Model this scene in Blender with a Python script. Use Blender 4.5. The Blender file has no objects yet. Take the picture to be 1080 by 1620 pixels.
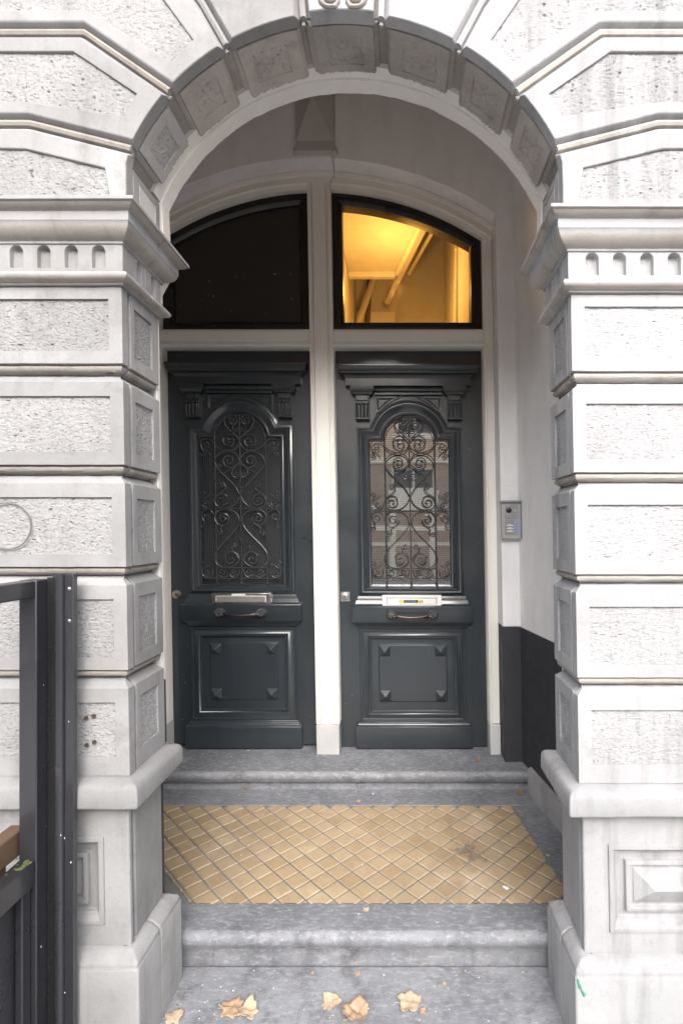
import bpy, bmesh, math, random
from mathutils import Vector, noise
from mathutils.geometry import tessellate_polygon
R_ = math.radians
random.seed(7)
scene = bpy.context.scene
COL = scene.collection

# ------------------------------------------------------------------ camera
ZC = 1.682                       # eye height above the pavement
cam_d = bpy.data.cameras.new("camera")
cam = bpy.data.objects.new("camera", cam_d); COL.objects.link(cam)
cam.location = (0, 0, ZC); cam.rotation_euler = (R_(90), 0, 0)
cam_d.sensor_fit = 'VERTICAL'; cam_d.sensor_width = 24; cam_d.sensor_height = 36
cam_d.lens = 806 / 1620 * 36
cam_d.shift_x = -95 / 1620; cam_d.shift_y = 30 / 1620
cam_d.clip_start = 0.05; cam_d.clip_end = 600
scene.camera = cam

# ------------------------------------------------------------------ world, sun, exposure
SUN_EL, SUN_AZ = 33, 173         # degrees; azimuth clockwise from +Y (into the building)
world = bpy.data.worlds.new("World"); scene.world = world; world.use_nodes = True
wn = world.node_tree; wn.nodes.clear()
sky = wn.nodes.new('ShaderNodeTexSky'); sky.sky_type = 'NISHITA'; sky.sun_disc = False
sky.sun_elevation = R_(SUN_EL); sky.sun_rotation = R_(SUN_AZ)
sky.air_density = 1.0; sky.dust_density = 4.0; sky.ozone_density = 1.0
hs = wn.nodes.new('ShaderNodeHueSaturation'); hs.inputs['Saturation'].default_value = 0.42
bg = wn.nodes.new('ShaderNodeBackground'); bg.inputs['Strength'].default_value = 0.10
wo = wn.nodes.new('ShaderNodeOutputWorld')
wn.links.new(sky.outputs[0], hs.inputs['Color']); wn.links.new(hs.outputs[0], bg.inputs[0]); wn.links.new(bg.outputs[0], wo.inputs[0])
sd = bpy.data.lights.new("sun", 'SUN'); sd.energy = 1.5; sd.angle = R_(58); sd.color = (1.0, .985, .965)
sun = bpy.data.objects.new("sun", sd); COL.objects.link(sun)
sdir = Vector((math.sin(R_(SUN_AZ)) * math.cos(R_(SUN_EL)), math.cos(R_(SUN_AZ)) * math.cos(R_(SUN_EL)), math.sin(R_(SUN_EL))))
sun.rotation_euler = sdir.to_track_quat('Z', 'Y').to_euler(); sun.location = (3, -6, 8)
vs = scene.view_settings
vs.view_transform = 'Standard'; vs.look = 'None'; vs.gamma = 1; vs.use_curve_mapping = False
vs.exposure = 2.05
scene.cycles.max_bounces = 10; scene.cycles.diffuse_bounces = 6; scene.cycles.glossy_bounces = 5
scene.cycles.transparent_max_bounces = 8
scene.cycles.use_denoising = True

# ------------------------------------------------------------------ helpers: meshes
LEAN = 0.017                     # the old facade leans to one side by a degree
def lean(p): return (p[0] + LEAN * (ZC - p[2]), p[1], p[2])

class MB:
    def __init__(s): s.v = []; s.f = []
    def vert(s, p): s.v.append(tuple(p)); return len(s.v) - 1
    def ring(s, pts): return [s.vert(p) for p in pts]
    def bridge(s, a, b, closed=True):
        n = len(a)
        for i in range(n if closed else n - 1):
            j = (i + 1) % n
            s.f.append((a[i], a[j], b[j], b[i]))
    def loft(s, rings, closed=True, cap0=False, cap1=False):
        idx = [s.ring(r) for r in rings]
        for a, b in zip(idx, idx[1:]): s.bridge(a, b, closed)
        if cap0: s.f.append(tuple(idx[0]))
        if cap1: s.f.append(tuple(reversed(idx[-1])))
        return idx
    def box(s, x0, x1, y0, y1, z0, z1):
        i = s.ring([(x0,y0,z0),(x1,y0,z0),(x1,y1,z0),(x0,y1,z0),(x0,y0,z1),(x1,y0,z1),(x1,y1,z1),(x0,y1,z1)])
        for q in ((0,3,2,1),(4,5,6,7),(0,1,5,4),(1,2,6,5),(2,3,7,6),(3,0,4,7)): s.f.append(tuple(i[k] for k in q))
    def tube(s, pts, r, n=6, caps=True):
        pts = [Vector(p) for p in pts]
        rs = r if isinstance(r, (list, tuple)) else [r] * len(pts)
        prev = None; rings = []
        for k, p in enumerate(pts):
            t = (pts[min(k + 1, len(pts) - 1)] - pts[max(k - 1, 0)])
            t = t.normalized() if t.length > 1e-9 else Vector((0, 0, 1))
            if prev is None:
                a = Vector((0, 1, 0)) if abs(t.y) < .9 else Vector((1, 0, 0))
                prev = (a - t * a.dot(t)).normalized()
            else:
                q = prev - t * prev.dot(t)
                prev = q.normalized() if q.length > 1e-6 else prev
            b = t.cross(prev)
            rings.append([p + prev * math.cos(2*math.pi*i/n) * rs[k] + b * math.sin(2*math.pi*i/n) * rs[k] for i in range(n)])
        s.loft(rings, True, caps, caps)
    def poly(s, outer, holes, mp, d):
        """flat polygon with holes at depth d through map mp(u,v,d)"""
        loops = [[Vector((u, v, 0)) for u, v in outer]] + [[Vector((u, v, 0)) for u, v in h] for h in holes]
        base = len(s.v)
        for lp in loops:
            for p in lp: s.vert(mp(p.x, p.y, d))
        for t in tessellate_polygon(loops): s.f.append(tuple(base + k for k in t))
    def prism(s, outer, holes, mp, d0, d1, back=True):
        s.poly(outer, holes, mp, d0)
        if back: s.poly(outer, holes, mp, d1)
        for lp in [outer] + list(holes):
            a = s.ring([mp(u, v, d0) for u, v in lp]); b = s.ring([mp(u, v, d1) for u, v in lp]); s.bridge(a, b)
    def sphere(s, c, r, nu=10, nv=6, sx=1, sy=1, sz=1, lump=0, k=5):
        rings = []
        for j in range(nv + 1):
            ph = math.pi * j / nv
            row = []
            for i in range(nu):
                th = 2 * math.pi * i / nu
                rr = r * (1 + lump * math.sin(k * th) * math.sin(ph) + lump * .7 * math.cos(7 * ph))
                row.append((c[0] + rr*sx*math.sin(ph)*math.cos(th), c[1] + rr*sy*math.cos(ph), c[2] + rr*sz*math.sin(ph)*math.sin(th)))
            rings.append(row)
        s.loft(rings)

def origin_of(vs_):
    xs = [p[0] for p in vs_]; ys = [p[1] for p in vs_]; zs = [p[2] for p in vs_]
    return Vector(((min(xs)+max(xs))/2, (min(ys)+max(ys))/2, min(zs)))

def tag(o, label=None, cat=None, group=None, kind=None):
    if label: o['label'] = label
    if cat: o['category'] = cat
    if group: o['group'] = group
    if kind: o['kind'] = kind
    return o

def build(mb, name, mat, parent=None, bevel=0, smooth=40, leaned=True, mirror=None, dz=0, seg=2, merge=True, mat2=None):
    pts = mb.v
    if mirror is not None: pts = [(2 * mirror - p[0], p[1], p[2]) for p in pts]
    if dz: pts = [(p[0], p[1], p[2] + dz) for p in pts]
    if leaned: pts = [lean(p) for p in pts]
    org = origin_of(pts)
    me = bpy.data.meshes.new(name)
    me.from_pydata([tuple(Vector(p) - org) for p in pts], [], mb.f)
    if merge:
        bm = bmesh.new(); bm.from_mesh(me)
        bmesh.ops.remove_doubles(bm, verts=bm.verts, dist=1e-5)
        bmesh.ops.recalc_face_normals(bm, faces=bm.faces)
        bm.to_mesh(me); bm.free()
    me.update()
    if smooth:
        me.polygons.foreach_set('use_smooth', [True] * len(me.polygons))
        me.set_sharp_from_angle(angle=R_(smooth))
    me.materials.append(mat)
    if mat2:
        me.materials.append(mat2[0])
        for p in me.polygons:
            if mat2[1](p.center.y + org.y, p.center.z + org.z - dz): p.material_index = 1
    o = bpy.data.objects.new(name, me); COL.objects.link(o)
    o.location = org
    if parent is not None:
        o.parent = parent; o.location = org - wloc(parent)
    if bevel:
        m = o.modifiers.new('edge_wear', 'BEVEL'); m.width = bevel; m.segments = seg; m.limit_method = 'ANGLE'; m.angle_limit = R_(38); m.use_clamp_overlap = True
    return o

def wloc(o):
    p = Vector(o.location); q = o.parent
    while q is not None: p += Vector(q.location); q = q.parent
    return p

def empty(name, loc, label, cat, group=None):
    o = bpy.data.objects.new(name, None); COL.objects.link(o); o.location = lean(loc); o.empty_display_size = .1
    return tag(o, label, cat, group)

def sweep_rings(path, prof):
    """plan path [(x,y)], outward normal on the right of travel; profile [(out,z)] -> one ring per path point"""
    rings = []
    n = len(path)
    for i, p in enumerate(path):
        ds = []
        if i > 0: a = path[i-1]; ds.append(Vector((p[0]-a[0], p[1]-a[1])).normalized())
        if i < n - 1: b = path[i+1]; ds.append(Vector((b[0]-p[0], b[1]-p[1])).normalized())
        ns = [Vector((d.y, -d.x)) for d in ds]
        if len(ns) == 2:
            m = (ns[0] + ns[1]).normalized(); m = m / max(.3, m.dot(ns[0]))
        else: m = ns[0]
        rings.append([(p[0] + m.x * o, p[1] + m.y * o, z) for o, z in prof])
    return rings
def sweep(mb, path, prof, caps=True, skip=()):
    rings = sweep_rings(path, prof)
    idx = [mb.ring(r) for r in rings]
    for i in range(len(idx) - 1):
        for j in range(len(prof) - 1):
            if (i, j) in skip: continue
            mb.f.append((idx[i][j], idx[i+1][j], idx[i+1][j+1], idx[i][j+1]))
    if caps:
        mb.f.append(tuple(idx[0])); mb.f.append(tuple(reversed(idx[-1])))

def worn_sweep(mb, path, prof, amp=.0012, step=.03, seed=0, freq=16, skip=(), fixed=()):
    pts = [path[0]]; seg_of = []
    for si, (a, b_) in enumerate(zip(path, path[1:])):
        L_ = math.hypot(b_[0]-a[0], b_[1]-a[1]); n = max(1, int(L_ / step))
        pts += [(a[0] + (b_[0]-a[0]) * i / n, a[1] + (b_[1]-a[1]) * i / n) for i in range(1, n + 1)]
        seg_of += [si] * n
    rings = sweep_rings(pts, prof)
    out = []
    for r in rings:
        row = []
        for k, (x, y, z) in enumerate(r):
            e = .3 if k in (0, len(r) - 1) else (0 if k in fixed else 1)
            n1 = noise.noise((x * freq, y * freq, z * 25 + seed)); n2 = noise.noise((x * freq * 3, y * freq * 3, z * 30 + seed + 9))
            q_ = amp * e * (n1 + .6 * n2 - max(0, n2 - .35) * 3)
            row.append((x + q_ * .5, y - q_ * .7, z + amp * e * .5 * noise.noise((x * freq + 5, y * freq, z * 9 + seed))))
        out.append(row)
    idx = [mb.ring(r) for r in out]
    for i in range(len(idx) - 1):
        for j in range(len(prof) - 1):
            if (seg_of[i], j) not in skip: mb.f.append((idx[i][j], idx[i+1][j], idx[i+1][j+1], idx[i][j+1]))
    mb.f.append(tuple(idx[0])); mb.f.append(tuple(reversed(idx[-1])))

def rough_h(u, v, seed, fx=55, fy=130):
    a = noise.noise((u * fx, v * fy, seed))
    b = noise.noise((u * fx * 2.3, v * fy * 2.1, seed + 7.3))
    c = noise.noise((u * 14, v * 14, seed + 3.1))
    h = .55 * a + .4 * b + .35 * c
    if a + .5 * b > .38: h -= (a + .5 * b - .38) * 3.2       # chisel pits
    return h
def rough_panel(mb, mp, u0, u1, v0, v1, res=.0045, depth=.005, amp=.0022, seed=0, fx=85, fy=190, wall=.0):
    nu = max(4, int((u1 - u0) / res)); nv = max(4, int((v1 - v0) / res))
    g = []
    for j in range(nv + 1):
        row = []
        for i in range(nu + 1):
            u = u0 + (u1 - u0) * i / nu; v = v0 + (v1 - v0) * j / nv
            row.append(mb.vert(mp(u, v, depth - amp * rough_h(u, v, seed, fx, fy))))
        g.append(row)
    for j in range(nv):
        for i in range(nu): mb.f.append((g[j][i], g[j][i+1], g[j+1][i+1], g[j+1][i]))
    edge = g[0][:] + [g[j][nu] for j in range(1, nv + 1)] + [g[nv][i] for i in range(nu - 1, -1, -1)] + [g[j][0] for j in range(nv - 1, 0, -1)]
    co = [(u0 + (u1-u0)*i/nu, v0) for i in range(nu+1)] + [(u1, v0+(v1-v0)*j/nv) for j in range(1, nv+1)] + [(u0+(u1-u0)*i/nu, v1) for i in range(nu-1, -1, -1)] + [(u0, v0+(v1-v0)*j/nv) for j in range(nv-1, 0, -1)]
    top = mb.ring([mp(u, v, wall) for u, v in co])
    mb.bridge(edge, top)

def clip_rough(polys, mp, depth, res=.004, amp=.0022, seed=0, fx=85, fy=190):
    mb = MB()
    for poly in polys:
        us = [p[0] for p in poly]; vs_ = [p[1] for p in poly]
        bm = bmesh.new()
        u0, u1, v0, v1 = min(us), max(us), min(vs_), max(vs_)
        nu = max(2, int((u1-u0)/res)); nv = max(2, int((v1-v0)/res))
        g = [[bm.verts.new((u0+(u1-u0)*i/nu, v0+(v1-v0)*j/nv, 0)) for i in range(nu+1)] for j in range(nv+1)]
        for j in range(nv):
            for i in range(nu): bm.faces.new((g[j][i], g[j][i+1], g[j+1][i+1], g[j+1][i]))
        n = len(poly)
        area = sum(poly[i][0]*poly[(i+1)%n][1]-poly[(i+1)%n][0]*poly[i][1] for i in range(n))
        for i in range(n):
            a, b = poly[i], poly[(i+1) % n]
            d = Vector((b[0]-a[0], b[1]-a[1], 0))
            nn = Vector((d.y, -d.x, 0)) * (1 if area > 0 else -1)
            bmesh.ops.bisect_plane(bm, geom=bm.verts[:]+bm.edges[:]+bm.faces[:], plane_co=(a[0], a[1], 0), plane_no=nn, clear_outer=True)
        bm.verts.index_update(); base = len(mb.v)
        for v in bm.verts: mb.vert(mp(v.co.x, v.co.y, depth - amp * rough_h(v.co.x, v.co.y, seed, fx, fy)))
        for f in bm.faces: mb.f.append(tuple(base + v.index for v in f.verts))
        bm.free()
    return mb

# ------------------------------------------------------------------ helpers: materials
def nm(name):
    m = bpy.data.materials.new(name); m.use_nodes = True
    nt = m.node_tree; b = nt.nodes['Principled BSDF']
    return m, nt, b
def N(nt, t, **kw):
    n = nt.nodes.new(t)
    for k, v in kw.items():
        if k in n.inputs: n.inputs[k].default_value = v
        else: setattr(n, k, v)
    return n
def ramp(nt, fac, stops):
    r = nt.nodes.new('ShaderNodeValToRGB'); e = r.color_ramp.elements
    while len(e) < len(stops): e.new(.5)
    for el, (p, c) in zip(e, stops):
        el.position = p; el.color = (c, c, c, 1) if not isinstance(c, tuple) else (*c, 1)
    nt.links.new(fac, r.inputs[0]); return r.outputs[0]
def pos(nt, scale=(1, 1, 1)):
    g = nt.nodes.new('ShaderNodeNewGeometry'); mp = nt.nodes.new('ShaderNodeMapping'); mp.inputs['Scale'].default_value = scale
    nt.links.new(g.outputs['Position'], mp.inputs[0]); return mp.outputs[0]
def noise_t(nt, vec, scale, detail=6, rough=.6):
    n = N(nt, 'ShaderNodeTexNoise', Scale=scale, Detail=detail, Roughness=rough); nt.links.new(vec, n.inputs['Vector']); return n.outputs['Fac']
def mix(nt, fac, a, b, blend='MIX'):
    m = nt.nodes.new('ShaderNodeMix'); m.data_type = 'RGBA'; m.blend_type = blend
    for s, v in ((0, fac), (6, a), (7, b)):
        if hasattr(v, 'links'): nt.links.new(v, m.inputs[s])
        else: m.inputs[s].default_value = v if not isinstance(v, tuple) else (*v, 1)
    return m.outputs[2]
def mul(nt, a, k):
    m = nt.nodes.new('ShaderNodeMath'); m.operation = 'MULTIPLY'; nt.links.new(a, m.inputs[0])
    if hasattr(k, 'links'): nt.links.new(k, m.inputs[1])
    else: m.inputs[1].default_value = k
    return m.outputs[0]
def bump(nt, b, h, strength, dist):
    n = N(nt, 'ShaderNodeBump', Strength=strength, Distance=dist); nt.links.new(h, n.inputs['Height']); nt.links.new(n.outputs[0], b.inputs['Normal']); return n
def stone_mat(name, base, dark, stain, stain_amt=.5, streak=.5, rough=.82, spots=.25, fine=.35, wear=0):
    m, nt, b = nm(name)
    p = pos(nt)
    big = noise_t(nt, p, 3.2, 5, .62)
    c = mix(nt, ramp(nt, big, [(.35, 0), (.68, 1)]), base, dark)
    st = noise_t(nt, pos(nt, (11, 11, 1.1)), 1.0, 6, .65)             # run-off streaks
    c = mix(nt, mul(nt, ramp(nt, st, [(.52, 0), (.72, 1)]), streak), c, stain)
    bl = noise_t(nt, p, 9, 7, .7)
    c = mix(nt, mul(nt, ramp(nt, bl, [(.55, 0), (.7, 1)]), stain_amt), c, stain)
    sp = noise_t(nt, p, 150, 3, .6)
    c = mix(nt, mul(nt, ramp(nt, sp, [(.60, 0), (.72, 1)]), spots), c, tuple(x * .35 for x in dark))
    oi = nt.nodes.new('ShaderNodeObjectInfo')
    tone = ramp(nt, oi.outputs['Random'], [(0, .80), (1, 1.0)])           # no two stones have quite the same tone
    c = mix(nt, 1.0, c, tone, 'MULTIPLY')
    if wear:
        w1 = noise_t(nt, pos(nt, (30, 75, 60)), 1.0, 9, .78)
        c = mix(nt, mul(nt, ramp(nt, w1, [(.50, 0), (.62, 1)]), wear), c, tuple(min(.6, x * 1.9) for x in base))
        w2 = noise_t(nt, pos(nt, (38, 95, 70)), 1.0, 9, .78)
        c = mix(nt, mul(nt, ramp(nt, w2, [(.54, 0), (.64, 1)]), wear), c, tuple(x * .45 for x in dark))
    nt.links.new(c, b.inputs['Base Color'])
    b.inputs['Roughness'].default_value = rough; b.inputs['Specular IOR Level'].default_value = .3
    g = noise_t(nt, p, 260, 5, .7); g2 = noise_t(nt, p, 28, 6, .6)
    a = nt.nodes.new('ShaderNodeMath'); a.operation = 'ADD'; nt.links.new(mul(nt, g, .5), a.inputs[0]); nt.links.new(g2, a.inputs[1])
    bump(nt, b, a.outputs[0], fine, .004)
    return m
def paint_mat(name, col, rough=.35, dirt=(.2, .19, .17), dirt_amt=.15, bump_s=.15, bscale=35, coat=0, spec=.5, var=.15, brush=None):
    m, nt, b = nm(name)
    p = pos(nt)
    n1 = noise_t(nt, pos(nt, (6, 6, 2.0)), 1.3, 6, .62)
    c = mix(nt, ramp(nt, n1, [(.35, 0), (.7, 1)]), col, tuple(x * (1 - var) for x in col))
    n2 = noise_t(nt, p, 14, 8, .72)
    c = mix(nt, mul(nt, ramp(nt, n2, [(.6, 0), (.75, 1)]), dirt_amt), c, dirt)
    nt.links.new(c, b.inputs['Base Color'])
    r = ramp(nt, noise_t(nt, p, 6, 5), [(.3, rough * .8), (.7, min(1, rough * 1.35))]); nt.links.new(r, b.inputs['Roughness'])
    b.inputs['Specular IOR Level'].default_value = spec
    if coat: b.inputs['Coat Weight'].default_value = coat; b.inputs['Coat Roughness'].default_value = .12
    bump(nt, b, noise_t(nt, pos(nt, brush) if brush else p, 1.0 if brush else bscale, 6, .6), bump_s, .003)
    return m
def metal_mat(name, col, rough=.35, metal=1.0):
    m, nt, b = nm(name)
    n1 = noise_t(nt, pos(nt), 40, 5)
    nt.links.new(mix(nt, ramp(nt, n1, [(.4, 0), (.7, 1)]), col, tuple(x * .7 for x in col)), b.inputs['Base Color'])
    b.inputs['Metallic'].default_value = metal; b.inputs['Roughness'].default_value = rough
    return m

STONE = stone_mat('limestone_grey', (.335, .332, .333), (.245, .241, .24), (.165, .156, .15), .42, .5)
STONE_W = stone_mat('limestone_brightened', (.425, .423, .43), (.355, .353, .36), (.20, .198, .20), .32, .7)  # lighter copy of the grey limestone; right-hand brightness put into the colour
def tooled(m, dark, amt):
    nt = m.node_tree; b = nt.nodes['Principled BSDF']
    src = b.inputs['Base Color'].links[0].from_socket
    g = noise_t(nt, pos(nt, (75, 75, 210)), 1.0, 5, .68)          # dirt specks; shade of the tool marks is put into this colour too
    c = mix(nt, mul(nt, ramp(nt, g, [(.54, 0), (.63, 1)]), amt), src, dark)
    nt.links.new(c, b.inputs['Base Color']); return m
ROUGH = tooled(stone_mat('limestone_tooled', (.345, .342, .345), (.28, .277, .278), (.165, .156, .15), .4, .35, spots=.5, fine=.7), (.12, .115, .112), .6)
ROUGH_W = tooled(stone_mat('limestone_tooled_brightened', (.425, .423, .43), (.35, .348, .354), (.19, .19, .195), .35, .8, spots=.4, fine=.7), (.17, .168, .17), .5)  # tooled stone with the right side's brightness put into its colour
ROLL = stone_mat('limestone_weathered', (.345, .32, .29), (.27, .245, .22), (.155, .135, .12), .35, .6)
ROLL_W = stone_mat('limestone_weathered_brightened', (.48, .445, .41), (.38, .345, .31), (.20, .175, .155), .35, .6)  # weathered tint, lightened so the colour carries the right side's brightness
SOFFIT = stone_mat('limestone_sooty', (.48, .44, .40), (.34, .315, .295), (.19, .175, .162), .5, .3, spots=.35)
BLUE = stone_mat('bluestone', (.245, .25, .268), (.145, .15, .167), (.36, .36, .368), .6, .3, rough=.6, spots=.35, fine=.45, wear=.40)
BLUE_L = stone_mat('bluestone_worn', (.315, .32, .34), (.205, .21, .23), (.095, .096, .105), .65, .7, rough=.65, spots=.5, fine=.45, wear=.28)
GREY_B = stone_mat('granite_base', (.36, .355, .36), (.27, .27, .275), (.18, .175, .175), .35, .45, spots=.45)
MORTAR = stone_mat('mortar', (.25, .247, .24), (.165, .16, .155), (.08, .075, .07), .6, .0, rough=.95)
PLASTER = paint_mat('roughcast_white', (.84, .84, .85), .85, (.50, .485, .46), .40, 1.0, 75, spec=.25, var=.12)
PLASTER_S = paint_mat('plaster_cream', (.76, .73, .69), .75, (.40, .36, .32), .15, .3, 60, spec=.25, var=.08)
PLASTER_G = paint_mat('plaster_grey', (.50, .48, .46), .85, (.2, .18, .16), .15, .35, 90, spec=.2, var=.10)
DADO = paint_mat('dado_black', (.042, .043, .051), .6, (.10, .10, .105), .35, .9, 75, spec=.4)
FRAME = paint_mat('frame_white', (.80, .775, .725), .38, (.45, .40, .34), .14, .2, 25, spec=.5, var=.06, brush=(120, 120, 8))
DOOR = paint_mat('door_black_blue', (.026, .0325, .039), .34, (.075, .08, .085), .16, .22, 45, coat=.6, var=.22, brush=(160, 160, 9))
SASH = paint_mat('sash_black', (.012, .011, .011), .30, (.05, .045, .04), .12, .3, 60)
IRON = paint_mat('iron_black', (.050, .051, .055), .27, (.06, .055, .05), .2, .3, 150)
WIRE = paint_mat('wire_grey', (.060, .063, .070), .5, (.06, .055, .05), .2, .1, 150)
WIRE_D = paint_mat('wire_dark', (.035, .033, .032), .5, (.06, .055, .05), .2, .1, 150)
STEEL_P = paint_mat('gate_black', (.026, .026, .031), .30, (.11, .075, .055), .30, .12, 60, coat=.5)
NICKEL = metal_mat('brushed_nickel', (.50, .49, .48), .36)
WPLATE = paint_mat('white_enamel', (.72, .71, .70), .3, (.4, .38, .35), .1, .03, 30)
FLAP = paint_mat('dull_flap', (.20, .19, .18), .35, (.12, .11, .10), .3, .05, 40)
BRASS = metal_mat('worn_brass', (.55, .50, .40), .35)
COPPER = metal_mat('worn_copper', (.13, .095, .09), .38)
ALU = paint_mat('intercom_silver', (.42, .42, .44), .4, (.3, .3, .3), .1, .02, 60)
ALU_D = paint_mat('intercom_grey', (.30, .30, .315), .45, (.2, .2, .2), .1, .02, 60)
BLACK = paint_mat('black_plastic', (.015, .015, .016), .25, (.05, .05, .05), .1, .02, 60)
PALE = paint_mat('button_pale', (.80, .79, .74), .35, (.5, .5, .45), .1, .02, 60)
BLUEP = paint_mat('label_blue', (.34, .38, .68), .35, (.2, .2, .4), .1, .02, 60)
YELLOW = paint_mat('sticker_yellow', (.80, .55, .05), .5, (.5, .35, .05), .1, .02, 60)
STICK = paint_mat('sticker_grey', (.16, .16, .18), .5, (.35, .35, .36), .3, .02, 60)
WOOD = paint_mat('weathered_wood', (.125, .075, .045), .7, (.06, .045, .035), .5, .4, 60)
MOSS = paint_mat('green_moss', (.085, .095, .035), .9, (.16, .15, .08), .5, .6, 150)
GRAFF = paint_mat('green_paint_smear', (.05, .26, .18), .5, (.3, .4, .35), .3, .02, 60)

def leaf_mat(name, a, b_):
    m, nt, b = nm(name)
    n1 = noise_t(nt, pos(nt), 55, 6, .65)
    nt.links.new(mix(nt, ramp(nt, n1, [(.35, 0), (.7, 1)]), a, b_), b.inputs['Base Color'])
    b.inputs['Roughness'].default_value = .75
    bump(nt, b, noise_t(nt, pos(nt), 110, 4), .35, .002)
    return m
LEAF = leaf_mat('dry_leaf_tan', (.47, .34, .225), (.32, .20, .12))
LEAF_P = leaf_mat('dry_leaf_pale', (.56, .44, .32), (.42, .30, .195))
LEAF_B = leaf_mat('dry_leaf_brown', (.26, .13, .06), (.36, .20, .08))

ZL_ = .285
def tile_mats():
    out = []
    for k, c in enumerate([(.425, .318, .20), (.44, .33, .212), (.405, .298, .183), (.43, .325, .208), (.38, .275, .165)]):
        m, nt, b = nm('clay_tile_tone')
        p = pos(nt)
        cc = mix(nt, ramp(nt, noise_t(nt, p, 12, 6, .65), [(.3, 0), (.75, 1)]), c, tuple(x * .78 for x in c))
        cc = mix(nt, mul(nt, ramp(nt, noise_t(nt, p, 160, 4, .7), [(.58, 0), (.7, 1)]), .4), cc, tuple(x * .45 for x in c))
        # soot that lies on the floor in worn patches
        cc = mix(nt, mul(nt, ramp(nt, noise_t(nt, p, 2.4, 5, .6), [(.50, 0), (.72, 1)]), .45), cc, (.25, .19, .13))
        cc = mix(nt, mul(nt, ramp(nt, noise_t(nt, p, 4.2, 5, .6), [(.56, 0), (.72, 1)]), .5), cc, (.56, .45, .32))
        # one dark trodden stain with an edge of its own, towards the right
        vd = nt.nodes.new('ShaderNodeVectorMath'); vd.operation = 'DISTANCE'; nt.links.new(p, vd.inputs[0]); vd.inputs[1].default_value = (.30, 2.22, ZL_)
        ad = nt.nodes.new('ShaderNodeMath'); ad.operation = 'ADD'; nt.links.new(vd.outputs['Value'], ad.inputs[0]); nt.links.new(mul(nt, noise_t(nt, p, 26, 9, .78), .42), ad.inputs[1])
        cc = mix(nt, mul(nt, ramp(nt, ad.outputs[0], [(.235, 1), (.275, 0)]), .62), cc, (.085, .07, .055))
        nt.links.new(cc, b.inputs['Base Color']); b.inputs['Roughness'].default_value = .45
        bump(nt, b, noise_t(nt, p, 90, 5), .2, .002)
        out.append(m)
    return out
TILES = tile_mats()

def glass_mirror(name, fac, base, tint=(.9, .9, .9), rough=.015, transparent=False):
    m = bpy.data.materials.new(name); m.use_nodes = True; nt = m.node_tree; nt.nodes.clear()
    out = nt.nodes.new('ShaderNodeOutputMaterial')
    g = N(nt, 'ShaderNodeBsdfGlossy', Roughness=rough); g.inputs['Color'].default_value = (*tint, 1)
    d = nt.nodes.new('ShaderNodeBsdfTransparent' if transparent else 'ShaderNodeBsdfDiffuse'); d.inputs['Color'].default_value = (*base, 1)
    mx = nt.nodes.new('ShaderNodeMixShader')
    lw = N(nt, 'ShaderNodeFresnel', IOR=1.5)
    a = nt.nodes.new('ShaderNodeMath'); a.operation = 'ADD'; a.use_clamp = True; a.inputs[1].default_value = fac; nt.links.new(lw.outputs[0], a.inputs[0])
    nt.links.new(a.outputs[0], mx.inputs[0]); nt.links.new(d.outputs[0], mx.inputs[1]); nt.links.new(g.outputs[0], mx.inputs[2]); nt.links.new(mx.outputs[0], out.inputs[0])
    p = pos(nt); nn = noise_t(nt, p, 3.0, 2); bn = N(nt, 'ShaderNodeBump', Strength=.03, Distance=.01); nt.links.new(nn, bn.inputs['Height']); nt.links.new(bn.outputs[0], g.inputs['Normal'])
    return m
GLASS_R = glass_mirror('coated_glass', .86, (.02, .02, .02), rough=.022)
GLASS_L = glass_mirror('dusty_dark_glass', .0, (.040, .042, .045), rough=.25)
GLASS_TL = glass_mirror('black_fanlight_glass', .0, (.034, .032, .030), rough=.06)
GLASS_TR = glass_mirror('clear_fanlight_glass', .0, (.94, .95, .94), rough=.01, transparent=True)

# =================================================================== THE SETTING
YF = 1.49                        # front plane of the piers
XC = -.15                        # middle of the opening
XL = -.806                       # reveal of the pier to the left
# pavement and road
mb = MB(); mb.box(-30, 30, -3.2, 1.46, -.12, 0)
PAVE = stone_mat('paving', (.50, .50, .50), (.42, .42, .42), (.28, .275, .27), .4, .1, spots=.3)
pav = tag(build(mb, 'pavement', PAVE, leaned=False), kind='structure')
mb = MB(); mb.box(-60, 60, -40, 40, -.5, -.14)
ASPH = stone_mat('street_clinker', (.27, .26, .255), (.21, .205, .2), (.14, .135, .13), .4, .0, rough=.9)
tag(build(mb, 'road', ASPH, leaned=False), kind='structure')
mb = MB(); mb.box(-30, 30, -11.0, -8.4, -.12, 0)
tag(build(mb, 'pavement', PAVE, leaned=False), kind='structure')

# ------------------------------------------------------------------ porch: inner walls
def arc_pts(cx, cz, r, a0, a1, n): return [(cx + r * math.sin(R_(a0 + (a1 - a0) * i / n)), cz + r * math.cos(R_(a0 + (a1 - a0) * i / n))) for i in range(n + 1)]
AR, AZ = .695, 2.508             # radius and centre of the arch
porch = tag(bpy.data.objects.new('porch_wall', None), kind='structure'); COL.objects.link(porch)
def xz(y): return lambda u, v, d: (u, y + d, v)
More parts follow.
